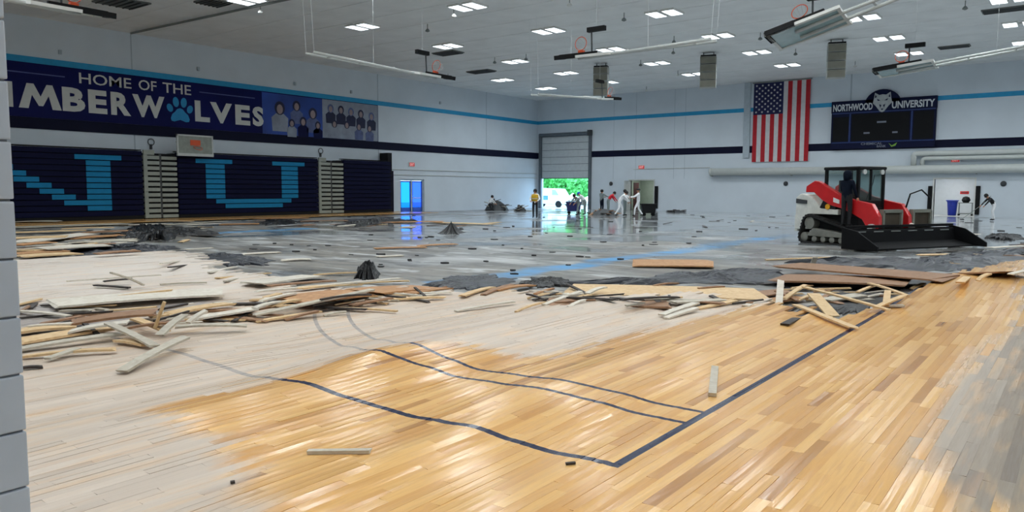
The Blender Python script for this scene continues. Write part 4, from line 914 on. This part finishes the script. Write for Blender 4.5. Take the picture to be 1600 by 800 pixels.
person('person in navy hoodie standing on the track beside the loader cab', (gx, gy, SLAB+.585), HD+.1, dict(le=(-.25, .1, 1.15), lw=(-.18, .26, 1.05)), M_nv, M_blk, ('hood', M_nv), h=1.72)
person('worker in white crouching over debris far left of the roll-up door', AIM(764, 330), YAW-1.2, KNEEL, M_suit, M_blk, ('hair', M_hairk), group=WG)
# ------------------------------------------------------------------ torn floor strips, panels and plastic
def woodmat(name, c, c2, sc=1.0):
    if name in MATS: return MATS[name]
    mt = bpy.data.materials.new(name); mt.use_nodes = True; g = NG(mt); b = mt.node_tree.nodes['Principled BSDF']
    tc = g.n('ShaderNodeTexCoord').outputs['Object']; oi = g.n('ShaderNodeObjectInfo').outputs['Random']
    gr = g.noise(g.stretch(tc, (9, 9, 9)), sc, 5, 1.2)
    col = g.mix(g.ramp(gr, .3, .7), rgb(c), rgb(c2)); col = g.mix(g.ramp(oi, 0, 1, 0, .35), col, rgb(tuple(max(0, v-40) for v in c)))
    mt.node_tree.links.new(col, b.inputs['Base Color']); b.inputs['Roughness'].default_value = .6
    MATS[name] = mt; return mt
TONE = dict(g=('weathered_strip', (206, 200, 186), (178, 168, 150), 'pale grey'), t=('tan_strip', (230, 202, 158), (204, 168, 122), 'tan'), b=('brown_plywood', (168, 130, 98), (134, 100, 74), 'brown'), o=('orange_plywood', (200, 154, 108), (168, 120, 78), 'orange-brown'), d=('dark_strip', (70, 60, 54), (40, 36, 36), 'dark'), w=('white_strip', (228, 222, 210), (204, 194, 178), 'whitish'))
def plank(P0, P1, w_, t_, tone, name='floor_strip_scrap', bow=0.0, ragged=.12):
    P0, P1 = Vector(P0), Vector(P1); ax = P1-P0; L = ax.length; ax.normalize(); sd = Vector((-ax.y, ax.x, 0)).normalized(); up = ax.cross(sd)*-1
    if up.z < 0: up = -up
    mid = (P0+P1)/2; n = 4; mb = MB(); vs_ = []
    for i in range(n+1):
        t = i/n; c = P0+(P1-P0)*t-mid + up*bow*4*t*(1-t)
        for k, (a, b) in enumerate(((-.5, 0), (.5, 0), (.5, 1), (-.5, 1))):
            e = random.uniform(-1, 1)*ragged*min(w_*1.5, L*.2) if i in (0, n) else 0
            vs_.append(c + sd*a*w_ + up*b*t_ + ax*e)
    fs = [(4*i+k, 4*i+(k+1) % 4, 4*i+4+(k+1) % 4, 4*i+4+k) for i in range(n) for k in range(4)] + [(3, 2, 1, 0), (4*n, 4*n+1, 4*n+2, 4*n+3)]
    mb.add(vs_, fs); nm, c1, c2, _ = TONE[tone]
    return _place(mb.build(name, woodmat(nm, c1, c2)), mid)
def _place(o, p): o.location = p; return o
STACK = {}
ZONES = {
 'L': ('in left heap by the block wall', [
  (88, 476, 352, 458, .8, .03, .05, 'w', 'P'), (30, 488, 108, 496, .08, .02, .03, 'w'), (45, 512, 112, 508, .1, .05, .06, 'w'), (115, 506, 245, 490, .4, .05, .09, 'b', 'P'), (28, 548, 205, 522, .16, .02, .05, 'g'), (30, 536, 172, 514, .3, .02, .03, 't', 'P'),
  (170, 508, 242, 543, .09, .14, .03, 'g'), (190, 583, 291, 529, .11, .01, .11, 'g'), (250, 526, 291, 493, .09, .12, .22, 'g'), (295, 506, 323, 487, .1, .1, .2, 'w'), (243, 514, 258, 473, .03, .08, .42, 't'), (275, 513, 385, 511, .13, .05, .05, 'g'),
  (75, 563, 122, 547, .08, .02, .05, 'g'), (35, 560, 180, 548, .09, .01, .03, 't'), (28, 579, 67, 576, .05, .0, .0, 'd'), (120, 500, 152, 524, .05, .06, .03, 'd'), (185, 534, 230, 541, .12, .02, .02, 't'), (110, 520, 200, 506, .2, .06, .1, 'w'), (30, 520, 118, 512, .3, .02, .03, 't', 'P'), (210, 500, 262, 520, .1, .08, .05, 't'), (265, 492, 360, 476, .22, .03, .06, 't'), (300, 500, 400, 484, .2, .02, .05, 'w'), (200, 515, 275, 506, .12, .06, .1, 'b')]),
 'P': ('on the pale floor hump at left', [(104, 441, 252, 431, .04, .01, .05, 'w'), (148, 447, 202, 451, .08, .01, .01, 'd'), (174, 428, 224, 447, .06, .2, .02, 'g'), (163, 441, 206, 437, .1, .03, .06, 'd'), (250, 446, 322, 443, .04, .0, .0, 'g'), (143, 470, 268, 455, .05, .02, .05, 't'), (258, 402, 328, 413, .12, .0, .03, 't'), (252, 413, 322, 405, .07, .03, .05, 'w'), (265, 419, 332, 411, .08, .01, .02, 'd'), (328, 427, 368, 418, .1, .0, .03, 'w'), (352, 441, 402, 432, .07, .0, .03, 'g'), (262, 393, 332, 388, .12, .02, .05, 'w'), (340, 436, 420, 428, .1, .0, .02, 't')]),
 'M': ('in the long middle heap', [(400, 457, 626, 436, .12, .06, .1, 'w'), (398, 494, 582, 454, .13, .03, .12, 'g'), (402, 504, 502, 488, .1, .0, .04, 't'), (445, 502, 496, 488, .07, .0, .05, 'b'), (506, 495, 541, 489, .06, .0, .02, 'g'), (528, 483, 621, 488, .06, .0, .02, 't'), (548, 479, 612, 467, .1, .02, .05, 'b'), (606, 470, 694, 466, .12, .0, .02, 't'), (455, 472, 562, 459, .8, .04, .05, 'o', 'P'), (566, 458, 668, 451, .8, .02, .03, 'o', 'P'), (396, 444, 492, 432, .5, .03, .05, 'w', 'P'), (488, 431, 562, 427, .1, .0, .03, 't'), (408, 472, 462, 460, .08, .08, .12, 'w'), (420, 480, 467, 470, .12, .05, .08, 't'), (396, 484, 442, 473, .1, .06, .08, 'w'), (470, 452, 560, 446, .2, .05, .06, 't'), (500, 470, 580, 462, .06, .1, .12, 'd'), (420, 448, 520, 440, .15, .06, .1, 'b'), (560, 444, 640, 440, .1, .0, .04, 't'), (640, 460, 700, 452, .2, .01, .02, 'o')]),
 'C': ('at centre of the torn edge', [(711, 488, 802, 473, .07, .0, .03, 'w'), (722, 464, 770, 450, .12, .02, .06, 't'), (755, 462, 800, 446, .1, .0, .06, 'b'), (770, 455, 830, 447, .2, .0, .03, 'o'), (806, 489, 852, 474, .04, .0, .03, 't'), (850, 478, 907, 457, .09, .0, .12, 'w'), (823, 461, 852, 471, .05, .06, .0, 'd'), (836, 461, 864, 452, .06, .02, .05, 'o'), (890, 481, 917, 470, .07, .0, .04, 'w'), (887, 446, 917, 461, .06, .12, .02, 'd'), (918, 460, 946, 450, .1, .1, .16, 'w'), (895, 454, 1190, 462, 1.3, .05, .06, 't', 'P'), (858, 474, 1042, 476, .8, .0, .0, 'b', 'P'), (1034, 494, 1088, 475, .11, .02, .04, 'w'), (1040, 499, 1088, 483, .09, .0, .04, 'w'), (1088, 484, 1147, 472, .12, .0, .03, 't'), (1165, 480, 1190, 470, .1, .0, .03, 'w'), (995, 412, 1116, 413, 1.5, .02, .04, 'o', 'P'), (1020, 448, 1060, 444, .07, .08, .1, 'b'), (1092, 452, 1130, 449, .06, .09, .09, 'b'), (970, 470, 1060, 466, .08, .1, .02, 'd'), (870, 466, 960, 470, .1, .02, .05, 'd'), (1050, 474, 1130, 470, .2, .02, .03, 'g')]),
 'R': ('in the broken pit by the baseline', [(1238, 416, 1482, 436, 1.2, .16, .2, 'b', 'P'), (1218, 436, 1425, 443, 1.2, .08, .12, 'b', 'P'), (1465, 431, 1590, 427, .7, .04, .05, 'b', 'P'), (1217, 478, 1220, 440, .1, .02, .3, 'w'), (1226, 468, 1258, 447, .08, .08, .16, 't'), (1212, 456, 1246, 472, .06, .1, .04, 'b'), (1243, 472, 1272, 461, .07, .02, .08, 't'), (1256, 450, 1388, 486, .08, .22, .05, 't'), (1270, 460, 1302, 496, .17, .2, .02, 't'), (1243, 478, 1334, 514, .1, .12, .02, 't'), (1358, 444, 1418, 464, .07, .18, .1, 't'), (1384, 480, 1387, 456, .09, .02, .22, 't'), (1368, 482, 1412, 464, .08, .03, .1, 't'), (1226, 509, 1264, 491, .1, .0, .04, 'd'), (1424, 453, 1444, 444, .08, .02, .1, 't'), (1500, 443, 1518, 431, .12, .06, .12, 't'), (1528, 440, 1547, 429, .1, .04, .12, 't'), (1578, 430, 1604, 424, .12, .04, .1, 'w'), (1270, 414, 1274, 403, .1, .05, .3, 'w'), (1196, 407, 1300, 403, .12, .0, .02, 't'), (1205, 472, 1250, 466, .3, .02, .04, 'o'), (1290, 470, 1345, 462, .25, .03, .06, 'g'), (1180, 462, 1230, 456, .4, .03, .06, 'b'), (1340, 458, 1372, 446, .06, .1, .16, 't')]),
 'B': ('on slab right of the blade', [(1438, 399, 1528, 398, .3, .01, .02, 't'), (1545, 388, 1602, 385, .25, .01, .03, 'w'), (1456, 414, 1496, 413, .2, .01, .02, 't'), (1488, 372, 1524, 366, .4, .01, .04, 'w'), (1480, 376, 1520, 374, .3, .01, .02, 'g'), (1440, 384, 1480, 381, .15, .01, .02, 'g'), (1560, 400, 1602, 402, .3, .01, .02, 'b')]),
 'F': ('on slab near the bleachers', [(22, 356, 195, 350, 1.2, .02, .05, 'g', 'P'), (24, 373, 108, 370, .9, .1, .12, 't', 'P'), (60, 390, 165, 384, .8, .12, .14, 'w', 'P'), (30, 402, 118, 397, .7, .1, .1, 't', 'P'), (130, 364, 205, 361, .8, .06, .1, 'b', 'P'), (95, 358, 178, 356, .7, .08, .1, 't'), (140, 379, 215, 377, .5, .2, .22, 'g'), (24, 384, 80, 379, .5, .14, .16, 'o'), (225, 347, 300, 346, .6, .03, .05, 't'), (290, 352, 345, 350, .5, .03, .05, 'w'), (400, 342, 480, 341, .8, .02, .04, 'o', 'P'), (470, 346, 545, 345, .7, .03, .05, 'b'), (20, 347, 90, 346, 1.0, .1, .12, 'w', 'P'), (150, 398, 215, 393, .35, .22, .24, 'b'), (22, 364, 135, 360, .7, .05, .08, 't'), (26, 380, 135, 366, .8, .08, .1, 'w', 'P'), (100, 374, 192, 368, .7, .03, .05, 'o', 'P'), (24, 398, 100, 393, .7, .05, .06, 'o', 'P'), (22, 390, 150, 383, .5, .04, .05, 'w'), (110, 380, 210, 374, .3, .06, .08, 'g'), (24, 408, 90, 402, .35, .02, .03, 'g'), (345, 351, 402, 350, .8, .02, .03, 'o', 'P'), (255, 352, 350, 346, .5, .02, .03, 'g'), (606, 348, 692, 347, .9, .02, .06, 'o', 'P'), (680, 348, 772, 351, .8, .02, .05, 't'), (586, 389, 664, 387, .3, .01, .02, 'o'), (652, 385, 712, 382, .35, .01, .03, 'o'), (200, 393, 240, 389, .2, .02, .05, 'o'), (560, 350, 610, 348, .4, .02, .05, 'b'), (200, 352, 260, 350, .4, .03, .06, 'w'), (380, 398, 436, 395, .3, .0, .01, 'w'), (440, 408, 485, 406, .3, .0, .01, 'w'), (590, 402, 628, 400, .25, .0, .01, 'w')]),
}
labelled = []
for key, (phrase, rows) in ZONES.items():
    kinds = {}
    for r_ in rows:
        x0, y0, x1, y1, w_, h0, h1, tone = r_[:8]; panel = len(r_) > 8
        a = fl(x0, y0); g0 = ground(a.x, a.y); a = fl(x0, y0, g0+h0); b = fl(x1, y1); g1 = ground(b.x, b.y); b = fl(x1, y1, g1+h1)
        if key == 'F' or key == 'B': a = fl(x0, y0, SLAB+h0); b = fl(x1, y1, SLAB+h1)
        a.z += .004; b.z += .004
        o = plank(a, b, w_, .028 if panel else .022, tone, 'floor_panel_scrap' if panel else 'floor_strip_scrap', bow=random.uniform(0, .02), ragged=.35 if panel else .2)
        L = (b-a).length; size = 'long' if L > 2.2 else 'short' if L < .8 else 'medium'
        kind = f"{TONE[tone][3]} {'torn floor panel' if panel else size+' floor strip'}"
        kinds.setdefault(kind, []).append((x0+x1, o, panel))
    for kind, lst in kinds.items():
        lst.sort(key=lambda t: t[0])
        for i, (_, o, panel) in enumerate(lst):
            lb = f'{kind} {phrase}' + ('' if len(lst) == 1 else f', {ordinal(i+1)} from left')
            tag(o, lb, 'floor panel' if panel else 'wood strip', f'torn floor pieces {phrase}')
# smaller loose strips through the heaps
rs_ = random.Random(5); loose = {}
SC2 = [((30, 480), (400, 500), 16, 34, 'L', 'splinter strip in left heap by the block wall'), ((400, 478), (690, 455), 12, 46, 'M', 'splinter strip in the long middle heap'), ((830, 464), (1200, 472), 8, 36, 'C', 'splinter strip around the central torn edge'), ((1215, 455), (1400, 470), 18, 22, 'R', 'splinter strip in the broken pit by the baseline'), ((25, 398), (330, 352), 12, 62, 'F', 'splinter strip on the slab by the bleachers'), ((1430, 405), (1600, 390), 8, 14, 'B', 'splinter strip on the slab at far right'), ((420, 350), (780, 352), 3, 14, 'F', 'splinter strip by the far slab edge'), ((880, 352), (1200, 350), 5, 8, 'K', 'splinter strip on the open wet slab')]
for (ax_, ay_), (bx_, by_), sp0, n_, key, lb in SC2:
    for k in range(n_):
        t = rs_.random(); px = ax_+(bx_-ax_)*t+rs_.uniform(-8, 8); py = ay_+(by_-ay_)*t+rs_.gauss(0, sp0*.6)
        p = fl(px, py); z = ground(p.x, p.y) if key in 'LMCR' else SLAB
        p = fl(px, py, z+.005); d = p.length; L = rs_.uniform(.25, .8)*(1 if d < 14 else 1.6); an = rs_.gauss(.25, .5) if rs_.random() < .75 else rs_.uniform(0, 3.14)
        an += YAW; v = Vector((math.cos(an), math.sin(an), 0))*L/2
        z2 = rs_.uniform(0, .05); tn = rs_.choice('gttwwbdd' if key not in 'KB' else 'ddgb')
        a, b = p-v, p+v; a.z = ground(a.x, a.y)+.006+z2*.2 if key in 'LMCR' else z+.006; b.z = (ground(b.x, b.y) if key in 'LMCR' else z)+.006+z2
        o = plank(a, b, rs_.choice((.04, .057, .057, .08, .12))*(1 if key != 'F' else rs_.choice((1.5, 3, 5))), .02, tn, ragged=.3); loose.setdefault((lb, tn), []).append((px, o))
for (lb, tn), lst in loose.items():
    lst.sort(key=lambda t: t[0])
    for i, (_, o) in enumerate(lst): tag(o, f'small {TONE[tn][3]} {lb}, {ordinal(i+1)} from left', 'wood strip', 'loose '+lb)
# pieces lying alone on the sound floor
def chip(px0, py0, px1, py1, w_, t_, tone, lb):
    a, b = fl(px0, py0), fl(px1, py1); a.z = woodz(a.x, a.y)+.003; b.z = woodz(b.x, b.y)+.003
    tag(plank(a, b, w_, t_, tone, ragged=.1), lb, 'wood strip')
chip(1113, 620, 1117, 578, .062, .03, 'g', 'grey floor strip end lying alone beside the baseline'); chip(482, 705, 579, 709, .045, .022, 'g', 'pointed grey splinter lying alone on the tan boards, nearest camera'); chip(884, 726, 899, 725, .02, .012, 'd', 'tiny dark chip below the sideline'); chip(360, 753, 367, 752, .02, .012, 'd', 'tiny dark chip on the pale boards at lower left')
# ------------------------------------------------------------------ crumpled black plastic
M_plas = pm('black_plastic', (12, 13, 16), .45, var=.35, scale=5, bump=.5); M_plas2 = pm('blue_black_plastic', (28, 32, 42), .38, var=.6, scale=3, bump=.6)
PLAS = []
def plastic(pxs, hgt, lb, mt=M_plas, seed=1, peak=0, nm='plastic_sheet'):
    """outline given on the floor; a crumpled closed sheet with folds standing up to hgt"""
    P = [fl(*p, SLAB) for p in pxs]; zb = max(ground(p.x, p.y) for p in P) if peak < 2 else SLAB
    P = [fl(*p, zb) for p in pxs]; c = sum(P, Vector())/len(P); rg = random.Random(seed); n = 120; rings = 26; vs_ = [(0, 0, 0)]; fs = []
    ph = [rg.uniform(0, 6.28) for _ in range(8)]; so = Vector((rg.uniform(0, 50), rg.uniform(0, 50), 0))
    def fold(x, y):
        p = Vector((x, y, 0)) + so
        r1 = mnoise.ridged_multi_fractal(p*2.2, .75, 2.1, 5, 1.0, 2.0)*.38; r2 = .5+.9*mnoise.noise(p*.9)
        return max(.04, min(1.3, r1*max(.15, r2)))
    def rim(a):
        t = (a/(2*math.pi))*len(P); i = int(t) % len(P); q = P[i].lerp(P[(i+1) % len(P)], t-int(t)); return (q-c)*(1+.10*math.sin(a*7+ph[0])+.08*math.sin(a*13+ph[1])+.06*math.sin(a*29+ph[2]))
    top = []
    for j in range(1, rings+1):
        for k in range(n):
            q = rim(2*math.pi*k/n)*(j/rings); e = 1-(j/rings)**3
            z = hgt*fold(q.x+c.x, q.y+c.y)*(.55+.45*e)*(1 if j < rings else .12)+.006
            if peak == 2: z = hgt*(1-j/rings)**1.6*(.8+.3*fold(q.x*3, q.y*3)) + .01
            if peak == 1: z = hgt*(max(0, 1-(j/rings)**2.5))*(.45+.75*fold(q.x*5, q.y*5)) + .01
            vs_.append((q.x, q.y, z))
    vs_[0] = (0, 0, hgt*(.95 if peak == 2 else .5 if peak == 1 else fold(c.x, c.y))); N0 = len(vs_)
    for k in range(n): fs.append((0, 1+k, 1+(k+1) % n))
    for j in range(rings-1):
        for k in range(n): fs.append((1+j*n+k, 1+(j+1)*n+k, 1+(j+1)*n+(k+1) % n, 1+j*n+(k+1) % n))
    vs_ += [(v[0], v[1], 0.0) for v in vs_[-n:]]
    for k in range(n): fs.append((N0-n+k, N0+k, N0+(k+1) % n, N0-n+(k+1) % n))
    fs.append(tuple(N0+k for k in range(n))[::-1])
    o = MB().add(vs_, fs).build(nm, mt); o.location = (c.x, c.y, zb); PLAS.append((c, max((p-c).length for p in P))); tag(o, lb, 'plastic sheet', 'torn black plastic sheets'); return o
plastic([(668, 447), (700, 434), (760, 430), (800, 436), (805, 446), (740, 452), (690, 453)], .16, 'crumpled blue-black plastic sheet left of centre behind the splinters', M_plas2, 1)
plastic([(812, 446), (835, 434), (880, 440), (890, 448), (840, 450)], .2, 'black plastic fold standing at the centre of the torn edge', M_plas, 2)
plastic([(896, 444), (1000, 438), (1040, 428), (1120, 425), (1215, 420), (1225, 446), (1110, 443), (1000, 447)], .22, 'long crumpled grey-black plastic sheet in front of the brown panel', M_plas2, 3)
plastic([(556, 435), (560, 424), (575, 420), (592, 426), (590, 437), (570, 438)], .32, 'black plastic lump with a hollow fold on the middle heap', M_plas, 4, peak=1)
plastic([(684, 364), (700, 360), (712, 360), (724, 363), (715, 366), (695, 366)], .5, 'black plastic cone standing alone on the wet slab', M_plas, 5, peak=2)
plastic([(1225, 412), (1330, 406), (1440, 406), (1530, 394), (1610, 388), (1610, 418), (1480, 424), (1340, 420)], .2, 'wide crumpled dark plastic sheet under and in front of the loader blade', M_plas2, 6)
plastic([(1255, 485), (1300, 458), (1360, 452), (1405, 448), (1400, 470), (1340, 488), (1290, 498)], .06, 'black plastic exposed in the broken pit by the baseline', M_plas, 7)
plastic([(190, 372), (205, 358), (240, 354), (300, 360), (330, 366), (260, 374), (220, 378)], .45, 'black plastic heap on the slab below letter N', M_plas, 8)
plastic([(110, 392), (170, 382), (250, 384), (290, 392), (200, 402), (120, 404)], .22, 'dark plastic sheet at the back edge of the pale hump', M_plas2, 9)
plastic([(310, 402), (350, 396), (420, 406), (416, 414), (360, 416), (320, 412)], .12, 'low blue-black plastic sheet right of the pale hump', M_plas2, 10)
plastic([(530, 352), (560, 346), (620, 343), (650, 346), (610, 350), (560, 354)], .3, 'black plastic heap at the end of the bleachers', M_plas, 11)
plastic([(400, 350), (430, 345), (470, 346), (460, 350), (420, 352)], .25, 'small black plastic heap below letter U', M_plas, 12)
plastic([(1540, 372), (1560, 367), (1590, 368), (1602, 374), (1570, 376)], .3, 'black plastic hump on the slab at far right edge', M_plas, 13)
plastic([(1222, 446), (1300, 437), (1400, 438), (1490, 438), (1480, 447), (1390, 452), (1290, 453), (1235, 454)], .05, 'black plastic lying between the brown panels by the baseline', M_plas, 15)
# slab litter nobody could count
lit = MB(); rl = random.Random(9)
for k in range(230):
    px, py = rl.uniform(60, 1600), 336+ (rl.random()**1.4)*100
    p = fl(px, py, SLAB)
    if on_wood(p.x, p.y) or p.y > YB-.6 or p.x < XL+1.6: continue
    s_ = rl.uniform(.03, .08)*(1+p.length/32)
    if any(math.hypot(p.x-q.x, p.y-q.y) < rr+.3 for q, rr in PLAS) or (p-Vector((-5.2, 25.6, SLAB))).length < 3.6: continue
    na = rl.randint(5, 7); an = rl.uniform(0, 6); lit.prism([(p.x+s_*rl.uniform(.5, 1.4)*math.cos(an+6.283*q/na), p.y+s_*rl.uniform(.4, 1.1)*math.sin(an+6.283*q/na)) for q in range(na)], lambda u, v, d: (u, v, d), SLAB, SLAB+rl.uniform(.015, .04))
o = lit.build('slab_litter', pm('litter_dark', (52, 52, 54), .6, var=.5, scale=2)); tag(o, 'dark scraps and crumbs littering the wet concrete slab', 'litter', kind='stuff')
# ------------------------------------------------------------------ things around the workers
def tub(px, py, lb, mt, s=1.0, fill=None):
    t = thing('debris_tub', AIM(px, py), lb, 'tub', rz=YAW)
    MB().prism([(-.55*s, .2), (.55*s, .2), (.65*s, 1.05*s), (-.65*s, 1.05*s)], lambda u, v, d: (u, d, v), -.4*s, .4*s).build('hopper', mt, t, bevel=.04); MB().box((0, 0, 1.05*s), (1.4*s, .9*s, .07)).build('rim', mt, t, bevel=.02)
    for sx in (-.4, .4):
        for sy in (-.25, .25): MB().lathe([(.11, -.03), (.11, .03)], (sx*s, sy*s, .11), 12, 'Y').build('wheel', M_black, t)
    if fill:
        f = MB(); r5 = random.Random(3)
        for k in range(9): f.box((r5.uniform(-.4, .4)*s, r5.uniform(-.25, .25)*s, 1.12*s+r5.uniform(0, .15)), (.6*s, .09, .03), rz=r5.uniform(0, 3), rot=Matrix.Rotation(r5.uniform(-.4, .4), 3, 'Y') @ Matrix.Rotation(r5.uniform(0, 3), 3, 'Z'))
        f.build('wood_load', fill, t)
tub(896, 334.5, 'dark blue wheeled tub loaded with wood in front of the roll-up door', pm('tub_navy', (24, 32, 92), .5), .8, woodmat('tan_strip', (230, 202, 158), (204, 168, 122)))
tub(1013, 337.5, 'black wheeled tub right of the white-suited workers', M_black, .75)
def pile(px, py, lb, n, R_, tones, seed, hh=.5):
    t = thing('debris_pile', AIM(px, py), lb, 'debris pile'); r5 = random.Random(seed)
    for k in range(n):
        a = r5.uniform(0, 6.28); rr = R_*r5.random()**.7; z = hh*(1-rr/R_)*r5.uniform(.3, 1)
        nm, c1, c2, _ = TONE[r5.choice(tones)]
        MB().box((rr*math.cos(a), rr*math.sin(a), z+.05), (r5.uniform(.5, 1.3), r5.uniform(.07, .3), .04), rot=Matrix.Rotation(r5.uniform(0, 3.1), 3, 'Z') @ Matrix.Rotation(r5.uniform(-.35, .35), 3, 'Y')).build('scrap', woodmat(nm, c1, c2), t)
    MB().lathe([(R_*.9, 0), (R_*.7, hh*.4), (R_*.3, hh*.75), (.05, hh*.85)], n=12).build('heap', M_dgrey, t)
pile(944, 336, 'brown debris pile at the feet of the red-shirted worker', 16, 1.1, 'bbod', 1); pile(776, 329, 'dark rubble pile beside the crouching worker', 18, 1.15, 'ddgg', 2, 1.0); pile(813, 330, 'small rubble pile left of the yellow-vested worker', 10, .5, 'dgd', 3, .5)
pile(1056, 331.5, 'low dark debris along the end wall right of the open doorway', 8, .9, 'dd', 6, .2)
# ------------------------------------------------------------------ outside the roll-up door and glass doors
og = MB().lo((-75, YB+.4, SLAB-.35), (-20, YB+45, SLAB-.05)).build('ground_outside', pm('asphalt_pale', (190, 192, 192), .8)); og['kind'] = 'structure'
og2 = MB().lo((-75, 20, SLAB-.35), (XL-.4, YB+.4, SLAB-.05)).build('ground_lawn', pm('lawn', (120, 190, 150), .9)); og2['kind'] = 'structure'
M_leafg = pm('foliage', (110, 205, 110), .8, var=.35, scale=1.2); M_bark = pm('bark', (88, 78, 68), .9)
def tree(x, y, h, R_, lb, seed):
    t = thing('garden_tree', (x, y, SLAB-.05), lb, 'tree', 'trees outside the roll-up door'); r5 = random.Random(seed)
    MB().tube([(0, 0, 0), (.1, 0, h*.4), (.0, .1, h*.8)], [.2, .15, .06], 8).build('trunk', M_bark, t)
    lf = MB()
    for k in range(2200):
        a = r5.uniform(0, 6.28); b = r5.uniform(-1, 1); rr = R_*(r5.random()**.4); p = Vector((rr*math.cos(a)*math.sqrt(1-b*b), rr*math.sin(a)*math.sqrt(1-b*b), h*.55+b*h*.42))
        s_ = r5.uniform(.16, .34); u = Vector((r5.uniform(-1, 1), r5.uniform(-1, 1), r5.uniform(-1, 1))).normalized(); v = u.orthogonal()
        lf.add([p-u*s_, p+v*s_*.6, p+u*s_, p-v*s_*.6], [(0, 1, 2, 3)])
    o = lf.build('crown', M_leafg, t); o['kind'] = 'stuff'
for k, (tx, ty, th, tr, lb) in enumerate(((-47.5, 76, 8, 2.1, 'leafy tree at the left of the roll-up door opening'), (-51.5, 78.5, 9, 2.2, 'leafy tree seen at the left edge of the roll-up door opening'), (-55.5, 81, 9, 2.4, 'far leafy tree behind the white van'), (-44.0, 79, 8, 2.3, 'leafy tree at the right of the roll-up door opening'), (-49.5, 84, 10, 2.6, 'tall leafy tree farthest from the roll-up door'))): tree(tx, ty, th, tr, lb, k)
vn = thing('delivery_van', (-44.6, YB+6.5, SLAB-.05), 'white van with blue panel parked outside the roll-up door', 'van'); M_van = pm('van_white', (240, 242, 244), .35, var=.02)
MB().prism([(-2.6, .35), (2.4, .35), (2.6, .7), (2.5, 1.05), (1.7, 1.2), (1.2, 1.9), (-2.5, 2.0), (-2.7, 1.2)], lambda u, v, d: (u, d, v), -.95, .95).build('body', M_van, vn, bevel=.08)
for x in (-1.7, 1.6):
    for y in (-.93, .93): MB().lathe([(.2, -.1), (.34, -.1), (.34, .1), (.2, .1)], (x, y, .34), 16, 'Y').build('wheel', M_black, vn)
MB().lo((-.9, -.97, .75), (.3, -.955, 1.2)).build('side_print', pm('van_blue', (70, 130, 190), .5), vn); MB().prism([(1.25, 1.25), (1.62, 1.25), (1.2, 1.78), (.8, 1.8), (.8, 1.25)], lambda u, v, d: (u, d, v), -.965, .965).build('window', pm('van_glass', (150, 170, 186), .3), vn)
MB().lo((2.55, -.9, .4), (2.7, .9, .62)).build('bumper', M_dgrey, vn)
for nm, sz, loc_, rot_ in (('door_portal', (5.2, 2.8), (-38.6, YB+.3, 1.35), (math.pi/2, 0, math.pi)), ('glass_portal', (2.4, 2.4), (XL-.3, 42.0, 1.15), (math.pi/2, 0, -math.pi/2))):
    ld = bpy.data.lights.new(nm, 'AREA'); ld.shape = 'RECTANGLE'; ld.size, ld.size_y = sz; ld.cycles.is_portal = True
    lo_ = bpy.data.objects.new(nm, ld); COL.objects.link(lo_); lo_.location = loc_; lo_.rotation_euler = rot_
